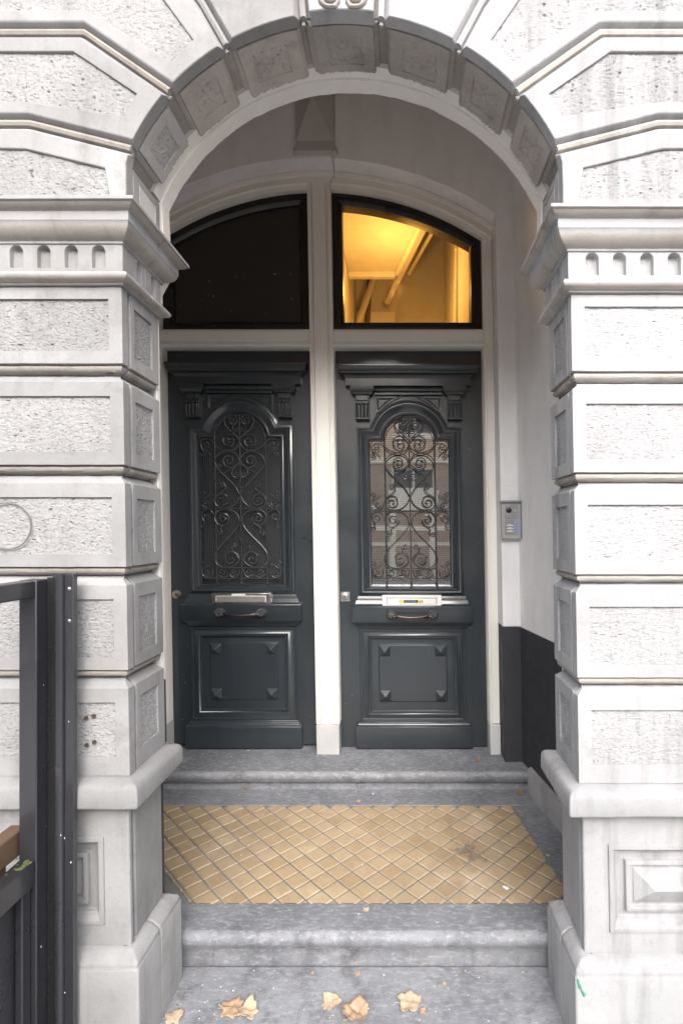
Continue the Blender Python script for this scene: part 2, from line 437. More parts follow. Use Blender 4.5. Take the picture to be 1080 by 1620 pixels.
# leaf behind the piers and the arch
rim = arc_pts(XC, AZ, AR + .004, -66, 66, 60)
rnd = random.Random(3)
rim = [(x + rnd.uniform(-.0015, .0015), z + rnd.uniform(-.0015, .0015)) for x, z in rim]
op = [(-2.1, 1.175), (XL - .012, 1.175), (XL - .012, 2.5), (XC - .634, 2.56)] + rim + [(XC + .634, 2.56), (2 * XC - XL + .012, 2.5), (2 * XC - XL + .012, 1.175), (1.35, 1.175), (1.35, 4.7), (-2.1, 4.7)]
op_hi = [(-2.1, 2.47), (XL - .012, 2.47)] + op[2:-4] + [(2 * XC - XL + .012, 2.47), (1.35, 2.47), (1.35, 4.7), (-2.1, 4.7)]
mb = MB(); mb.prism(op_hi, [], xz(0), 1.722, 1.775)
build(mb, 'inner_leaf', PLASTER_S, porch, bevel=.004)
for x0, x1 in ((-2.1, XL - .012), (2 * XC - XL + .034, 1.35)):
    mb = MB(); mb.box(x0, x1, 1.722, 1.748, 1.175, 2.469); build(mb, 'inner_leaf', PLASTER_S, porch, bevel=.003)
mb = MB(); mb.prism(arc_pts(XC, AZ, AR + .011, -66, 66, 60) + arc_pts(XC, AZ, AR + .1, -66, 66, 60)[::-1], [], xz(0), 1.676, 1.7215); build(mb, 'arch_plaster', PLASTER_S, porch)
for x0, x1 in ((-2.1, XL - .010), (2 * XC - XL + .034, 1.35)):
    mb = MB(); mb.box(x0, x1, 1.722, 1.749, .960, 1.174); build(mb, 'dado', DADO, porch, bevel=.003)
    mb = MB(); mb.box(x0 + (.013 if x0 > 0 else 0), x1 - (.011 if x0 < -1 else 0), 1.722, 1.740, .0, .9595); build(mb, 'dado', DADO, porch, bevel=.003)
# back wall with the door opening
YW = 2.84
FX0, FX1 = -1.443, .553
fcx = (FX0 + FX1) / 2
top_r = 1.77; hw = (FX1 - FX0) / 2; top_c = 3.76 - top_r
aa = math.degrees(math.asin(hw / top_r))
arch_w = arc_pts(fcx, top_c, top_r, -aa, aa, 40)
XR0 = .652; XLB = -1.545
outl = [(XLB - .5, 1.148), (FX0, 1.148)] + arch_w + [(FX1, 1.148), (XR0 + .5, 1.148), (XR0 + .5, 4.7), (XLB - .5, 4.7)]
mb = MB(); mb.prism(outl, [], xz(0), YW, YW + .30)
rear = build(mb, 'rear_wall', PLASTER, porch, bevel=.004)
for x0, x1 in ((XLB - .5, FX0), (FX1, XR0 + .5)):
    mb = MB(); mb.box(x0, x1, YW - .002, YW + .30, .30, 1.146); build(mb, 'dado', DADO, porch, bevel=.004)
# pointed stone over the doors, painted in
mb = MB()
def pyr(mb, x0, x1, z0, z1, y, h, flat=.0):
    i = mb.ring([(x0, y, z0), (x1, y, z0), (x1, y, z1), (x0, y, z1), ((x0+x1)/2, y - h, (z0+z1)/2)])
    for a, b in ((0, 1), (1, 2), (2, 3), (3, 0)): mb.f.append((i[a], i[b], i[4]))
mb.box(-.545, -.335, YW - .03, YW + .01, 3.80, 4.22)
pyr(mb, -.545, -.335, 3.835, 4.22, YW - .0302, .075)
mb.box(-.560, -.320, YW - .035, YW + .01, 3.775, 3.80)
build(mb, 'diamond_stone', PLASTER_G, porch, bevel=.003, smooth=10)
# splayed side walls
def side_wall(xb, xf, sgn):
    w = MB()
    def pt(y, z, t): f = (YW - y) / (YW - 1.75); x = xb + (xf - xb) * f; return (x + sgn * t, y, z)
    for z0, z1, nm_, mt in ((1.146, 4.7, 'side_wall', PLASTER), (.0, 1.144, 'dado', DADO)):
        w = MB(); o = .0 if nm_ == 'side_wall' else -.002
        i = w.ring([pt(YW + .02, z0, o), pt(1.75, z0, o), pt(1.75, z1, o), pt(YW + .02, z1, o), pt(YW + .02, z0, .25), pt(1.75, z0, .25), pt(1.75, z1, .25), pt(YW + .02, z1, .25)])
        for q in ((0,1,2,3),(4,7,6,5),(0,4,5,1),(3,2,6,7),(1,5,6,2),(0,3,7,4)): w.f.append(tuple(i[k] for k in q))
        build(w, nm_, mt, porch, bevel=.003)
side_wall(XR0, .835, 1); side_wall(XLB, -1.72, -1)
mb = MB(); mb.box(-2.1, 1.35, 1.70, 3.2, 4.702, 4.8); build(mb, 'ceiling', PLASTER_S, porch)
# kerb stones along the foot of the side walls
def kerb(xb, xf, sgn):
    w = MB()
    def pt(y, z, t): f = (YW - y) / (YW - 1.75); return (xb + (xf - xb) * f - sgn * t, y, z)
    prof = [(.0, .2), (.022, .2), (.022, .405), (.014, .420), (.0, .422)]
    w.loft([[pt(y, z, t) for t, z in prof] for y in (2.72, 2.22)], False)
    w.loft([[pt(y, z, t) for t, z in prof] for y in (2.216, 1.78)], False)
    build(w, 'kerb_stone', GREY_B, porch, bevel=.003)
kerb(XR0 - .001, .834, 1); kerb(XLB, -1.72, -1)

# ------------------------------------------------------------------ steps and landing
ZL = .285; ZT = .395; ZS = .15
def step_sweep(name, y_nose, y_back, ztop, zbot, x0, x1, mat, riser_mat, thick=.05, over=.028):
    st = tag(bpy.data.objects.new(name, None), kind='structure'); COL.objects.link(st)
    mb = MB()
    r = thick * .42
    prof = [(y_back, ztop), (y_nose + r * 1.15, ztop)]
    for k in range(1, 7):
        a = math.pi / 2 * k / 6
        prof.append((y_nose + r * 1.15 - r * 1.15 * math.sin(a), ztop - r * (1 - math.cos(a))))
    prof += [(y_nose + .002, ztop - thick * .72), (y_nose + .010, ztop - thick * .86), (y_nose + .012, ztop - thick), (y_back, ztop - thick)]
    n = 24; rr = random.Random(5)
    xs = [x0 + (x1 - x0) * i / n for i in range(n + 1)]
    rings = []
    for x in xs:
        j = rr.uniform(-.0013, .0013)
        rings.append([(x, y + (j if y < y_back - .01 else 0), z + (j * .5 if y < y_back - .01 else 0)) for y, z in prof])
    mb.loft(rings, True, True, True)
    build(mb, 'tread', mat, st, smooth=50, mat2=(riser_mat, lambda y, z: y < y_nose + .022))
    mb = MB(); mb.box(x0 - .05, x1 + .05, y_nose + over, y_back + .1, zbot - .05, ztop - thick - .0005)
    build(mb, 'riser', riser_mat, st, bevel=.003)
    return st
step_sweep('door_step', 2.712, 3.30, ZT, ZL, -1.60, .660, BLUE, BLUE_L, .055, .045)
step_sweep('porch_step', 1.762, 1.908, ZL, ZS, -1.05, .80, BLUE, BLUE_L, .058, .046)
low = tag(bpy.data.objects.new('entrance_step', None), kind='structure'); COL.objects.link(low)
mb = MB(); mb.box(-.93, .64, 1.33, 1.80, .02, ZS); build(mb, 'tread', BLUE_L, low, bevel=.012, seg=3)

landing = tag(bpy.data.objects.new('porch_floor', None), kind='structure'); COL.objects.link(landing)
def rx(y): return .531 + (2.594 - y) * .14
TX0 = -1.32
mb = MB(); mb.box(-1.75, .88, 1.905, 2.80, .12, ZL - .0065); build(mb, 'mortar_bed', MORTAR, landing, leaned=False)
mb = MB(); mb.box(-1.7, XR0 + .02, 2.598, 2.762, .27, ZL); build(mb, 'border_stone', BLUE, landing, bevel=.003)
mb = MB(); q = [(rx(2.594) + .004, 2.594), (XR0 + .05, 2.594), (.86, 1.915), (rx(1.915) + .004, 1.915)]
mb.loft([[(x, y, .27) for x, y in q], [(x, y, ZL) for x, y in q]], True, True, True); build(mb, 'border_stone', BLUE, landing, bevel=.003)
mb = MB(); mb.box(-1.72, TX0 - .004, 1.915, 2.594, .27, ZL); build(mb, 'border_stone', BLUE, landing, bevel=.003)
# clay tiles set diagonally, every one on its own
TS = .0688; PITCH = .0759
h = TS / 2
tbm = MB()
ch = .004
def tile_mesh(seed):
    rr = random.Random(seed); m = MB()
    a = h; b_ = h - ch
    def jit(v): return v + rr.uniform(-.0006, .0006)
    m.loft([[(-a, -a, -.012), (a, -a, -.012), (a, a, -.012), (-a, a, -.012)],
            [(jit(-a), jit(-a), -.0035), (jit(a), jit(-a), -.0035), (jit(a), jit(a), -.0035), (jit(-a), jit(a), -.0035)],
            [(-b_, -b_, 0), (b_, -b_, 0), (b_, b_, 0), (-b_, b_, 0)]], True, False, True)
    me = bpy.data.meshes.new('tile'); c, s = math.cos(R_(45)), math.sin(R_(45))
    me.from_pydata([(x * c - y * s, x * s + y * c, z) for x, y, z in m.v], [], m.f)
    return me
tmeshes = []
for k in range(5):
    for mt in range(5):
        me = tile_mesh(k * 5 + mt); me.materials.append(TILES[mt]); tmeshes.append(me)
D2 = PITCH * math.sqrt(2)
region = [(TX0, 1.913), (rx(1.913), 1.913), (rx(2.594), 2.594), (TX0, 2.594)]
def inside(x, y, m=0): return x + y > 1.10 and TX0 + m < x < rx(y) - m and 1.913 + m < y < 2.594 - m
rt = random.Random(11)
cnt = 0
for j in range(-2, 22):
    for i in range(-2, 24):
        cx = TX0 + .02 + i * D2 + (D2 / 2 if j % 2 else 0); cy = 1.935 + j * D2 / 2
        hd = TS / math.sqrt(2)
        corners = [(cx + hd, cy), (cx - hd, cy), (cx, cy + hd), (cx, cy - hd)]
        ins = [inside(*c) for c in corners]
        me = rt.choice(tmeshes)
        loc = Vector((cx + LEAN * (ZC - ZL), cy, ZL - .0008 + rt.uniform(-.0012, .0004)))
        if all(ins): pass
        elif any(ins) or inside(cx, cy):
            bm = bmesh.new(); bm.from_mesh(me)
            for (nx, ny, px, py) in ((-1, 0, TX0 + .002, 0), (0, -1, 0, 1.9135), (0, 1, 0, 2.593), (1, .14, rx(2.594), 2.594), (-1, -1, -.813, 1.913)):
                bmesh.ops.bisect_plane(bm, geom=bm.verts[:] + bm.edges[:] + bm.faces[:], plane_co=(px - cx, py - cy, 0), plane_no=(nx, ny, 0), clear_outer=True)
            if len(bm.faces) < 1: bm.free(); continue
            ar = sum(f.calc_area() for f in bm.faces)
            if ar < .0004: bm.free(); continue
            me2 = bpy.data.meshes.new('tile'); bm.to_mesh(me2); bm.free(); me2.materials.append(me.materials[0]); me = me2
        else: continue
        o = bpy.data.objects.new('tile', me); COL.objects.link(o); o.parent = landing; o.location = loc
        o.rotation_euler = (rt.uniform(-.006, .006), rt.uniform(-.006, .006), rt.uniform(-.012, .012)); cnt += 1
print('tiles', cnt)

# =================================================================== STONE PIERS
def make_pier(label, S, RG, mirror, dz, left):
    px = XL if not mirror else 2 * XC - XL
    root = empty('stone_pier', (px + (-.3 if left else .3), 1.6, 0), label, 'pier', 'rusticated piers of the doorway')
    mr = XC if mirror else None
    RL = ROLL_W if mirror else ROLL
    def B(mb, name, mat, parent=root, bevel=.005, **k):
        return build(mb, name, mat, parent, bevel=bevel, mirror=mr, dz=dz, **k)
    FAR = -1.78; YG = 1.522; YR = 1.537; YB = 1.715
    courses = [(2.172, 2.400), (1.876, 2.172), (1.577, 1.876), (1.275, 1.577), (.966, 1.275)]
    for ci, (z0, z1) in enumerate(courses):
        last = ci == len(courses) - 1
        first = ci == 0
        roll = [] if last else [(-.030, z0 - .027), (-.026, z0 - .0265), (-.024, z0 - .022), (-.014, z0 - .0215), (-.0075, z0 - .016), (-.006, z0 - .009), (-.012, z0 - .002), (-.013, z0 - .0005)]
        zt = z1 - .003 if first else z1 - .054          # face top
        pb = z0 + (.055 if last else .037); pt_ = zt - (.036 if first else .041)
        prof = ([(-.04, z0)] if last else [(-.04, z0 - .027)] + roll) + [(0, z0), (0, pb), (0, pt_), (0, zt)]
        if not first: prof += [(-.020, z1 - .036), (-.030, z1 - .0285), (-.04, z1 - .0285)]
        else: prof += [(-.04, z1 - .003)]
        k = prof.index((0, pb))
        p0, p1 = -1.31, XL - .039
        mb = MB(); worn_sweep(mb, [(FAR, YF), (p0, YF), (p1, YF), (XL, YF), (XL, YG)], prof, .0017, .018, ci * 2.3 + dz * 90, 22, {(1, k)}, {k, k + 1})
        blk = B(mb, 'stone_block', S, mat2=(RL, lambda y, z: z0 - .0268 < z < z0 - .0002) if not last else None)
        mb = MB(); rough_panel(mb, lambda u, v, d: (u, YF + d, v), p0, p1, pb, pt_, res=.0032, depth=.0070, amp=.0042, seed=ci * 3.7 + (40 if mirror else 0))
        B(mb, 'rough_panel', RG, blk, bevel=0, smooth=25)
        # reveal stone behind the groove
        q0, q1 = 1.560, 1.672
        XV = XL - .001
        mb = MB(); worn_sweep(mb, [(XV, YR), (XV, q0), (XV, q1), (XV, YB), (XV - .12, YB)], prof, .0017, .018, ci * 3.3 + dz * 90, 22, {(1, k)}, {k, k + 1})
        blk = B(mb, 'reveal_stone', S, mat2=(RL, lambda y, z: z0 - .0268 < z < z0 - .0002) if not last else None)
        mb = MB(); rough_panel(mb, lambda u, v, d: (XV - d, u, v), q0, q1, pb, pt_, res=.0029, depth=.0065, amp=.0042, seed=ci * 5.1 + 90 + (40 if mirror else 0), fx=150, fy=150)
        B(mb, 'rough_panel', RG, blk, bevel=0, smooth=25)
    # core that closes the groove and the recesses
    mb = MB(); mb.box(FAR, XL - .036, YF + .036, 1.71, .0, 2.60); B(mb, 'core', S, bevel=0)
    # impost moulding, astragal
    imp = [(-.03, 2.515), (.014, 2.515), (.014, 2.523), (.020, 2.525), (.030, 2.531), (.040, 2.541), (.046, 2.552), (.048, 2.560), (.050, 2.562), (.050, 2.588), (.053, 2.5895), (.060, 2.592), (.067, 2.597), (.071, 2.602), (.071, 2.604), (.077, 2.604), (.077, 2.614), (.03, 2.624), (-.03, 2.624)]
    ast = [(-.03, 2.398), (.010, 2.398), (.010, 2.4045), (.018, 2.406), (.026, 2.409), (.030, 2.415), (.031, 2.420), (.027, 2.428), (.018, 2.4315), (.008, 2.436), (-.03, 2.436)]
    for nme, pr in (('impost_moulding', imp), ('astragal', ast)):
        m2 = (RL, lambda y, z: 2.5235 < z < 2.552 or 2.590 < z < 2.6045 or 2.40 < z < 2.4165)
        mb = MB(); worn_sweep(mb, [(FAR, YF), (XL, YF), (XL, 1.612)], pr, .0010, .02); B(mb, nme, S, bevel=.0015, mat2=m2)
        mb = MB(); worn_sweep(mb, [(XL, 1.615), (XL, YB), (XL - .2, YB)], pr, .0010, .02); B(mb, nme, S, bevel=.0015, mat2=m2)
    # frieze with round-headed flutes
    def niche(cx, z0, w, hh):
        r = w / 2; a = [(cx - r, z0), (cx + r, z0)]
        return a + [(cx + r * math.cos(math.pi * t / 8), z0 + hh - r + r * math.sin(math.pi * t / 8)) for t in range(0, 9)]
    def frieze(u0, u1, centres, mp, w):
        mb = MB(); holes = [niche(c, 2.447, w, .066) for c in centres]
        mb.poly([(u0, 2.430), (u1, 2.430), (u1, 2.522), (u0, 2.522)], holes, mp, -.010)
        a = [(u0, 2.430), (u1, 2.430), (u1, 2.522), (u0, 2.522)]
        mb.bridge(mb.ring([mp(u, v, -.010) for u, v in a]), mb.ring([mp(u, v, .04) for u, v in a]))
        for c, hole in zip(centres, holes):
            top = [mp(u, v, -.010) for u, v in hole]
            mid = [mp(c + (u - c) * .86, 2.4475 + (v - 2.447) * .96, .004) for u, v in hole]
            bot = [mp(c + (u - c) * .45, 2.452 + (v - 2.447) * .86, .009) for u, v in hole]
            mb.loft([top, mid, bot], True, False, True)
        return mb
    step_ = .0795
    fr = frieze(FAR, XL + .010, [XL - .060 - step_ * i for i in range(12)], lambda u, v, d: (u, YF + d, v), .039)
    B(fr, 'frieze', S, bevel=.0015)
    fr = frieze(YF + .0405, 1.612, [1.575], lambda u, v, d: (XL - d, u, v), .03); B(fr, 'frieze', S, bevel=.0015)
    fr = frieze(1.615, YB, [1.665], lambda u, v, d: (XL - d, u, v), .03); B(fr, 'frieze', S, bevel=.0015)
    # cap of the plinth
    cap = [(-.03, .884), (.032, .884), (.041, .889), (.043, .898), (.042, .938), (.037, .950), (.030, .956), (-.004, .9655), (-.03, .9655)]
    mb = MB(); worn_sweep(mb, [(FAR, YF), (XL, YF), (XL, YB - .005), (XL - .2, YB - .005)], cap, .0030, .022, 4 + dz * 100, 12); B(mb, 'plinth_cap', S, bevel=.003)
    # plinth with a framed diamond panel on the front
    PO = -.012; yp = YF - PO; xp = XL + PO
    u1 = XL - .085; u0 = u1 - .60; v0, v1 = .522, .782
    mb = MB(); sweep(mb, [(FAR, yp), (u0, yp), (u1, yp), (xp, yp), (xp, YG)], [(-.04, .43), (0, .43), (0, v0), (0, v1), (0, .886), (-.04, .886)], skip={(1, 2)})
    blk = B(mb, 'plinth_block', S)
    mb = MB()
    def rect(i, d): return [(u0 + i, yp + d, v0 + i), (u1 - i, yp + d, v0 + i), (u1 - i, yp + d, v1 - i), (u0 + i, yp + d, v1 - i)]
    cu = (v1 - v0) / 2 - .085
    rings = [rect(0, 0), rect(.001, -.006), rect(.014, -.007), rect(.022, .006), rect(.031, .014), rect(.034, .014), rect(.037, .020), rect(.053, .020), rect(.055, .006), rect(.066, .004), rect(.070, .016), rect(.078, .016), rect(.079, .012)]
    mb.loft(rings)
    a = rect(.079, .012); cz = (v0 + v1) / 2; hh = (v1 - v0) / 2 - .079
    b_ = mb.ring(a); t = mb.ring([(u0 + .079 + hh, yp - .016, cz), (u1 - .079 - hh, yp - .016, cz)])
    mb.f += [(b_[0], b_[1], t[1], t[0]), (b_[1], b_[2], t[1]), (b_[2], b_[3], t[0], t[1]), (b_[3], b_[0], t[0])]
    B(mb, 'diamond_panel', S, blk, bevel=.0015, smooth=10)
    mb = MB(); sweep(mb, [(xp - .002, YR), (xp - .002, YB - .004), (xp - .14, YB - .004)], [(-.04, .30), (0, .30), (0, .886), (-.04, .886)]); B(mb, 'plinth_return', S)
    # base
    base = [(-.05, -.02), (.030, -.02), (.030, .418), (.026, .424), (.027, .430), (.024, .439), (.012, .448), (.004, .456), (-.012, .460), (-.05, .460)]
    mb = MB(); worn_sweep(mb, [(FAR, YF), (XL, YF), (XL, 1.60)], base, .0018, .025, 7, 14); B(mb, 'base_block', S)
    mb = MB(); worn_sweep(mb, [(XL, 1.602), (XL, YB + .005), (XL - .2, YB + .005)], base, .0018, .025, 7, 14); B(mb, 'base_block', S)
    return root, B

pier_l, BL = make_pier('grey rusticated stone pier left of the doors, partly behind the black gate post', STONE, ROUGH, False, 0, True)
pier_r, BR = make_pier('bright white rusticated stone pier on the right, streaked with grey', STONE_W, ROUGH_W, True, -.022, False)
# carved ring and drill holes on the pier to the left, paint smear on the other
RINGM = stone_mat('ring_groove', (.19, .18, .17), (.14, .135, .13), (.1, .1, .1))
mb = MB()
mb.tube([(-1.150 + .068 * math.cos(t * math.pi / 20), YF - .0005, 1.697 + .068 * math.sin(t * math.pi / 20)) for t in range(41)], .0020, 6, False)
BL(mb, 'carved_ring', RINGM, bevel=0)
HOLE = paint_mat('hole_brown', (.07, .045, .035), .9, (.1, .06, .05), .4, .3, 150)
for hx, hz in ((136, 1136), (148, 1133), (137, 1179), (149, 1174)):
    x = (hx - .017 * (hz - 840) - 635) / 541; z = ZC + (840 - hz) / 541
    mb = MB(); mb.tube([(x, YF - .001, z), (x, YF + .004, z)], [.0062, .005], 8); BL(mb, 'drill_hole', HOLE, bevel=0)
mb = MB()
for (x0, z0, x1, z1, r) in ((.493, .398, .500, .375, .006), (.500, .375, .512, .352, .005), (.497, .385, .499, .376, .005)):
    mb.tube([(x0 - .012, YF - .0305, z0), (x1 - .012, YF - .0305, z1)], [r * .4, r], 6)
build(mb, 'paint_smear', GRAFF, pier_r)

# =================================================================== STONE ARCH
arch = empty('stone_arch', (XC, 1.6, 2.62), 'rusticated stone arch with a sooty soffit spanning the porch between two piers', 'arch')
def inset_poly(poly, d):
    """inset a counter- or clockwise polygon; d gives a distance for every edge"""
    n = len(poly)
    area = sum(poly[i][0]*poly[(i+1)%n][1]-poly[(i+1)%n][0]*poly[i][1] for i in range(n))
    s = 1 if area > 0 else -1
    lines = []
    for i in range(n):
        a = Vector(poly[i]); b = Vector(poly[(i+1) % n]); t = (b - a).normalized(); nn = Vector((-t.y, t.x)) * s
        lines.append((a + nn * d[i], t))
    out = []
    for i in range(n):
        (p, t), (q, u) = lines[i-1], lines[i]
        den = t.x * u.y - t.y * u.x
        if abs(den) < 1e-4: out.append(tuple(q))
        else:
            k = ((q.x - p.x) * u.y - (q.y - p.y) * u.x) / den; out.append(tuple(p + t * k))
    return out
def cp(deg): return (math.sin(R_(deg)) * AR, AZ + math.cos(R_(deg)) * AR)     # relative to XC, right side
Z3, Z4, ZTOP, FARX = 3.150, 2.882, 3.41, 1.63
J1 = [(.127, ZTOP)]
J2 = [(.41, 3.235), (.535, ZTOP)]
J3 = [(.76, Z3), (FARX, Z3)]
J4 = [(.925, Z4), (FARX, Z4)]
def arcp(a0, a1, n=8): return [cp(a0 + (a1 - a0) * i / n) for i in range(n + 1)]
VW = {}
VW['V1'] = arcp(9.5, 29.5) + J2 + J1
VW['V2'] = arcp(29.5, 47.5) + J3 + [(FARX, ZTOP)] + [J2[1], J2[0]]
VW['V3'] = arcp(47.5, 64.5) + J4 + [(FARX, Z3), (.76, Z3)]
VW['V4'] = [cp(64.5), (.6375, 2.76), (.638, 2.612), (FARX, 2.612), (FARX, Z4), (.925, Z4)]
PAN = {'V1': [[(.185, ZTOP - .06), (.185, 3.285), (.33, 3.235), (.44, ZTOP - .06)]],
       'V2': [[(.435, 3.12), (.50, 3.055), (.745, 3.205), (.745, ZTOP - .06), (.60, ZTOP - .06)], [(.7452, 3.205), (FARX - .06, 3.205), (FARX - .06, ZTOP - .06), (.7452, ZTOP - .06)]],
       'V3': [[(.602, 2.962), (.64, 2.895), (.93, 2.938), (.93, 3.085), (.785, 3.085)], [(.9302, 2.938), (FARX - .06, 2.938), (FARX - .06, 3.085), (.9302, 3.085)]],
       'V4': [[(.685, 2.655), (FARX - .06, 2.655), (FARX - .06, 2.815), (.93, 2.80), (.70, 2.745)]]}
def panel_hole(polys):
    if len(polys) == 1: return polys[0]
    a, b_ = polys
    return [a[0], a[1], (a[2][0], a[2][1]), b_[1], b_[2], a[4]]
for side in (-1, 1):
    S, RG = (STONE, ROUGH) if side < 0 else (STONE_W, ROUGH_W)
    for name, poly in VW.items():
        n = len(poly)
        d = [.024] * n
        for i in range(n):
            a, b_ = poly[i], poly[(i+1) % n]
            ra = math.hypot(a[0], a[1] - AZ); rb = math.hypot(b_[0], b_[1] - AZ)
            if abs(ra - AR) < .002 and abs(rb - AR) < .002: d[i] = 0
            if name == 'V4' and i in (0, 1): d[i] = 0
            if name == 'V4' and i == 2: d[i] = .0
            if a[0] > FARX - .01 and b_[0] > FARX - .01: d[i] = .001
        mid = inset_poly(poly, [x * .45 for x in d])
        face = inset_poly(poly, d)
        hole = panel_hole(PAN[name])
        X = lambda u: XC + side * u
        mp = lambda u, v, dd: (X(u), YF + dd, v)
        mb = MB()
        mb.poly(face, [hole], mp, 0)
        mb.loft([[mp(u, v, 0) for u, v in face], [mp(u, v, .018) for u, v in mid], [mp(u, v, .038) for u, v in mid]], True, False, True)
        mb.bridge(mb.ring([mp(u, v, 0) for u, v in hole]), mb.ring([mp(u, v, .010) for u, v in hole]))
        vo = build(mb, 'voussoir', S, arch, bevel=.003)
        mb = clip_rough(PAN[name], mp, .0070, seed=ord(name[1]) * 1.7 + side * 9, amp=.0048)
        build(mb, 'rough_panel', RG, vo, smooth=25)
    # roll mouldings in the joints
    for st, J in ((29.5, J2), (47.5, J3), (64.5, J4), (9.5, J1)):
        p0 = cp(st); pts = [p0] + J
        off = []
        mb = MB()
        mb.tube([(XC + side * u, YF + .020, v + .004) for u, v in pts], .0115, 8)
        mb.tube([(XC + side * u, YF + .027, v - .010) for u, v in pts], .006, 6)
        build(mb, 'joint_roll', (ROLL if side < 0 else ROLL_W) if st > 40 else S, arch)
# keystone
kpoly = arcp(-9.5, 9.5) + [(.127, ZTOP), (-.127, ZTOP)]
n = len(kpoly); d = [0 if i < 8 else .020 for i in range(n)]
kf = inset_poly(kpoly, d); mp = lambda u, v, dd: (XC + u, YF + dd, v)
mb = MB(); mb.poly(kf, [], mp, -.006); mb.loft([[mp(u, v, -.006) for u, v in kf], [mp(u, v, .038) for u, v in kf]])
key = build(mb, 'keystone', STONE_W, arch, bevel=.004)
mb = MB()
def spiral(cx, cz, r0, turns, a0, dr, r1=.12, n=None):
    n = n or max(10, int(18 * turns)); out = []
    for i in range(n + 1):
        t = i / n; r = r0 * (1 - t * (1 - r1)); a = a0 + dr * 2 * math.pi * turns * t
        out.append((cx + r * math.cos(a), cz + r * math.sin(a)))
    return out
for s_ in (-1, 1):
    pts = [(s_ * .012, 3.225), (s_ * .022, 3.2075)] + [(s_ * u, v) for u, v in spiral(.040, 3.238, .031, 1.6, math.radians(-100), 1)]
    mb.tube([(XC + .005 + u, YF - .008, v) for u, v in pts], .0062, 7)
build(mb, 'scroll_carving', ROLL, key)
# soffit stones
def soffit_block(a0, a1, side, roll=True):
    mb = MB()
    th = []
    w = a1 - a0
    p0, p1 = a0 + w * .20, a1 - w * .20
    ks = [a0] + [a0 + (p0 - a0) * i / 3 for i in range(1, 3)] + [p0, p0 + .01] + [p0 + (p1 - p0) * i / 34 for i in range(1, 34)] + [p1 - .01, p1] + [p1 + (a1 - p1) * i / 3 for i in range(1, 4)]
    y0, y1 = 1.533, 1.694 + .012 * math.sin(a0 * 3 + side)
    py0, py1 = 1.566, 1.662
    ys = [y0, y0 + .015, py0, py0 + .0005] + [py0 + (py1 - py0) * i / 26 for i in range(1, 26)] + [py1 - .0005, py1, y1 - .012, y1]
    rng = random.Random(int(a0 * 10) + 50 * (side + 1))
    def P(a, y, r): return (XC + side * math.sin(R_(a)) * r, y, AZ + math.cos(R_(a)) * r)
    rows = []
    ex = [(-1.2, .030), (-1.0, .012), (-.35, .0035)] if a0 >= 0 else [(-2.0, .028), (-1.7, .014), (-.8, .006)]
    for y in ys:
        row = [P(a0 + e, y, AR + h_) for e, h_ in ex]
        jag = rng.uniform(-.003, .003) if y > y1 - .001 else 0
        for a in ks:
            inn = p0 < a < p1 and py0 < y < py1
            r = AR
            r -= .0016 * noise.noise((a * .35, y * 28, side * 2.1 + a0))
            if inn: r += .0035 - .0062 * rough_h(a * .012, y, side * 3.3 + a0, 95, 95)
            row.append(P(a, y + jag + (rng.uniform(-.004, .004) if y > y1 - .001 else 0), r))
        if roll:
            for e, h_ in ((.05, .010), (.35, .0125), (.75, .0155), (1.1, .0205), (1.25, .028), (1.3, .034)): row.append(P(a1 + e, y, AR + h_))
        else:
            for e, h_ in ((.05, .012), (.1, .03)): row.append(P(a1 + e, y, AR + h_))
        rows.append(row)
    mb.loft(rows, False)
    mb.f.append(tuple(range(0)) or (0, 1, 2))
    back = [[(p[0] + (p[0]-XC) * .03, p[1], p[2] + (p[2]-AZ) * .03) for p in rows[k]] for k in (0, -1)]
    mb.loft([rows[0], back[0]], False); mb.loft([rows[-1], back[1]], False)
    return mb
SOF_MIX = {0: SOFFIT, 1: SOFFIT, 2: SOFFIT}
SOF_L = stone_mat('limestone_dull', (.48, .465, .46), (.38, .37, .365), (.24, .225, .215), .3, .2, spots=.4)
for side in (-1, 1):
    for a0, a1 in ((11.7, 27.3), (32.0, 45.2), (50.0, 62.6)):
        build(soffit_block(a0, a1, side), 'soffit_stone', SOF_L if (side < 0 and a0 > 48) else SOFFIT, arch, smooth=30)
build(soffit_block(-7.5, 7.4, 1), 'soffit_stone', SOFFIT, arch, smooth=30)
for side in (-1, 1):            # springers on the imposts
    mb = MB(); x0 = XC + side * .638
    pts = [(x0, 1.533), (x0, 1.702), (x0 + side * .10, 1.702), (x0 + side * .10, 1.533)]
    top = 2.772
    mb.loft([[(x, y, 2.618) for x, y in pts], [(x, y, top) for x, y in pts]], True, True, True)
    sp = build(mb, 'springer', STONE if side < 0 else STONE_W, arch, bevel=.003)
    mb = MB(); rough_panel(mb, lambda u, v, d: (x0 - side * (.003 - d), u, v), 1.565, 1.665, 2.64, 2.745, res=.005, depth=.0015, amp=.002, seed=side, fx=120, fy=120)
    build(mb, 'rough_panel', SOF_L, sp, smooth=25)
# concealed ring that backs the joints
mb = MB()
r1 = arc_pts(XC, AZ, AR + .026, -66, 66, 40); r2 = arc_pts(XC, AZ, AR + .2, -66, 66, 40)
ring = r1 + r2[::-1]
mb.prism(ring, [], xz(0), 1.529, 1.70); build(mb, 'backing_ring', SOFFIT, arch)
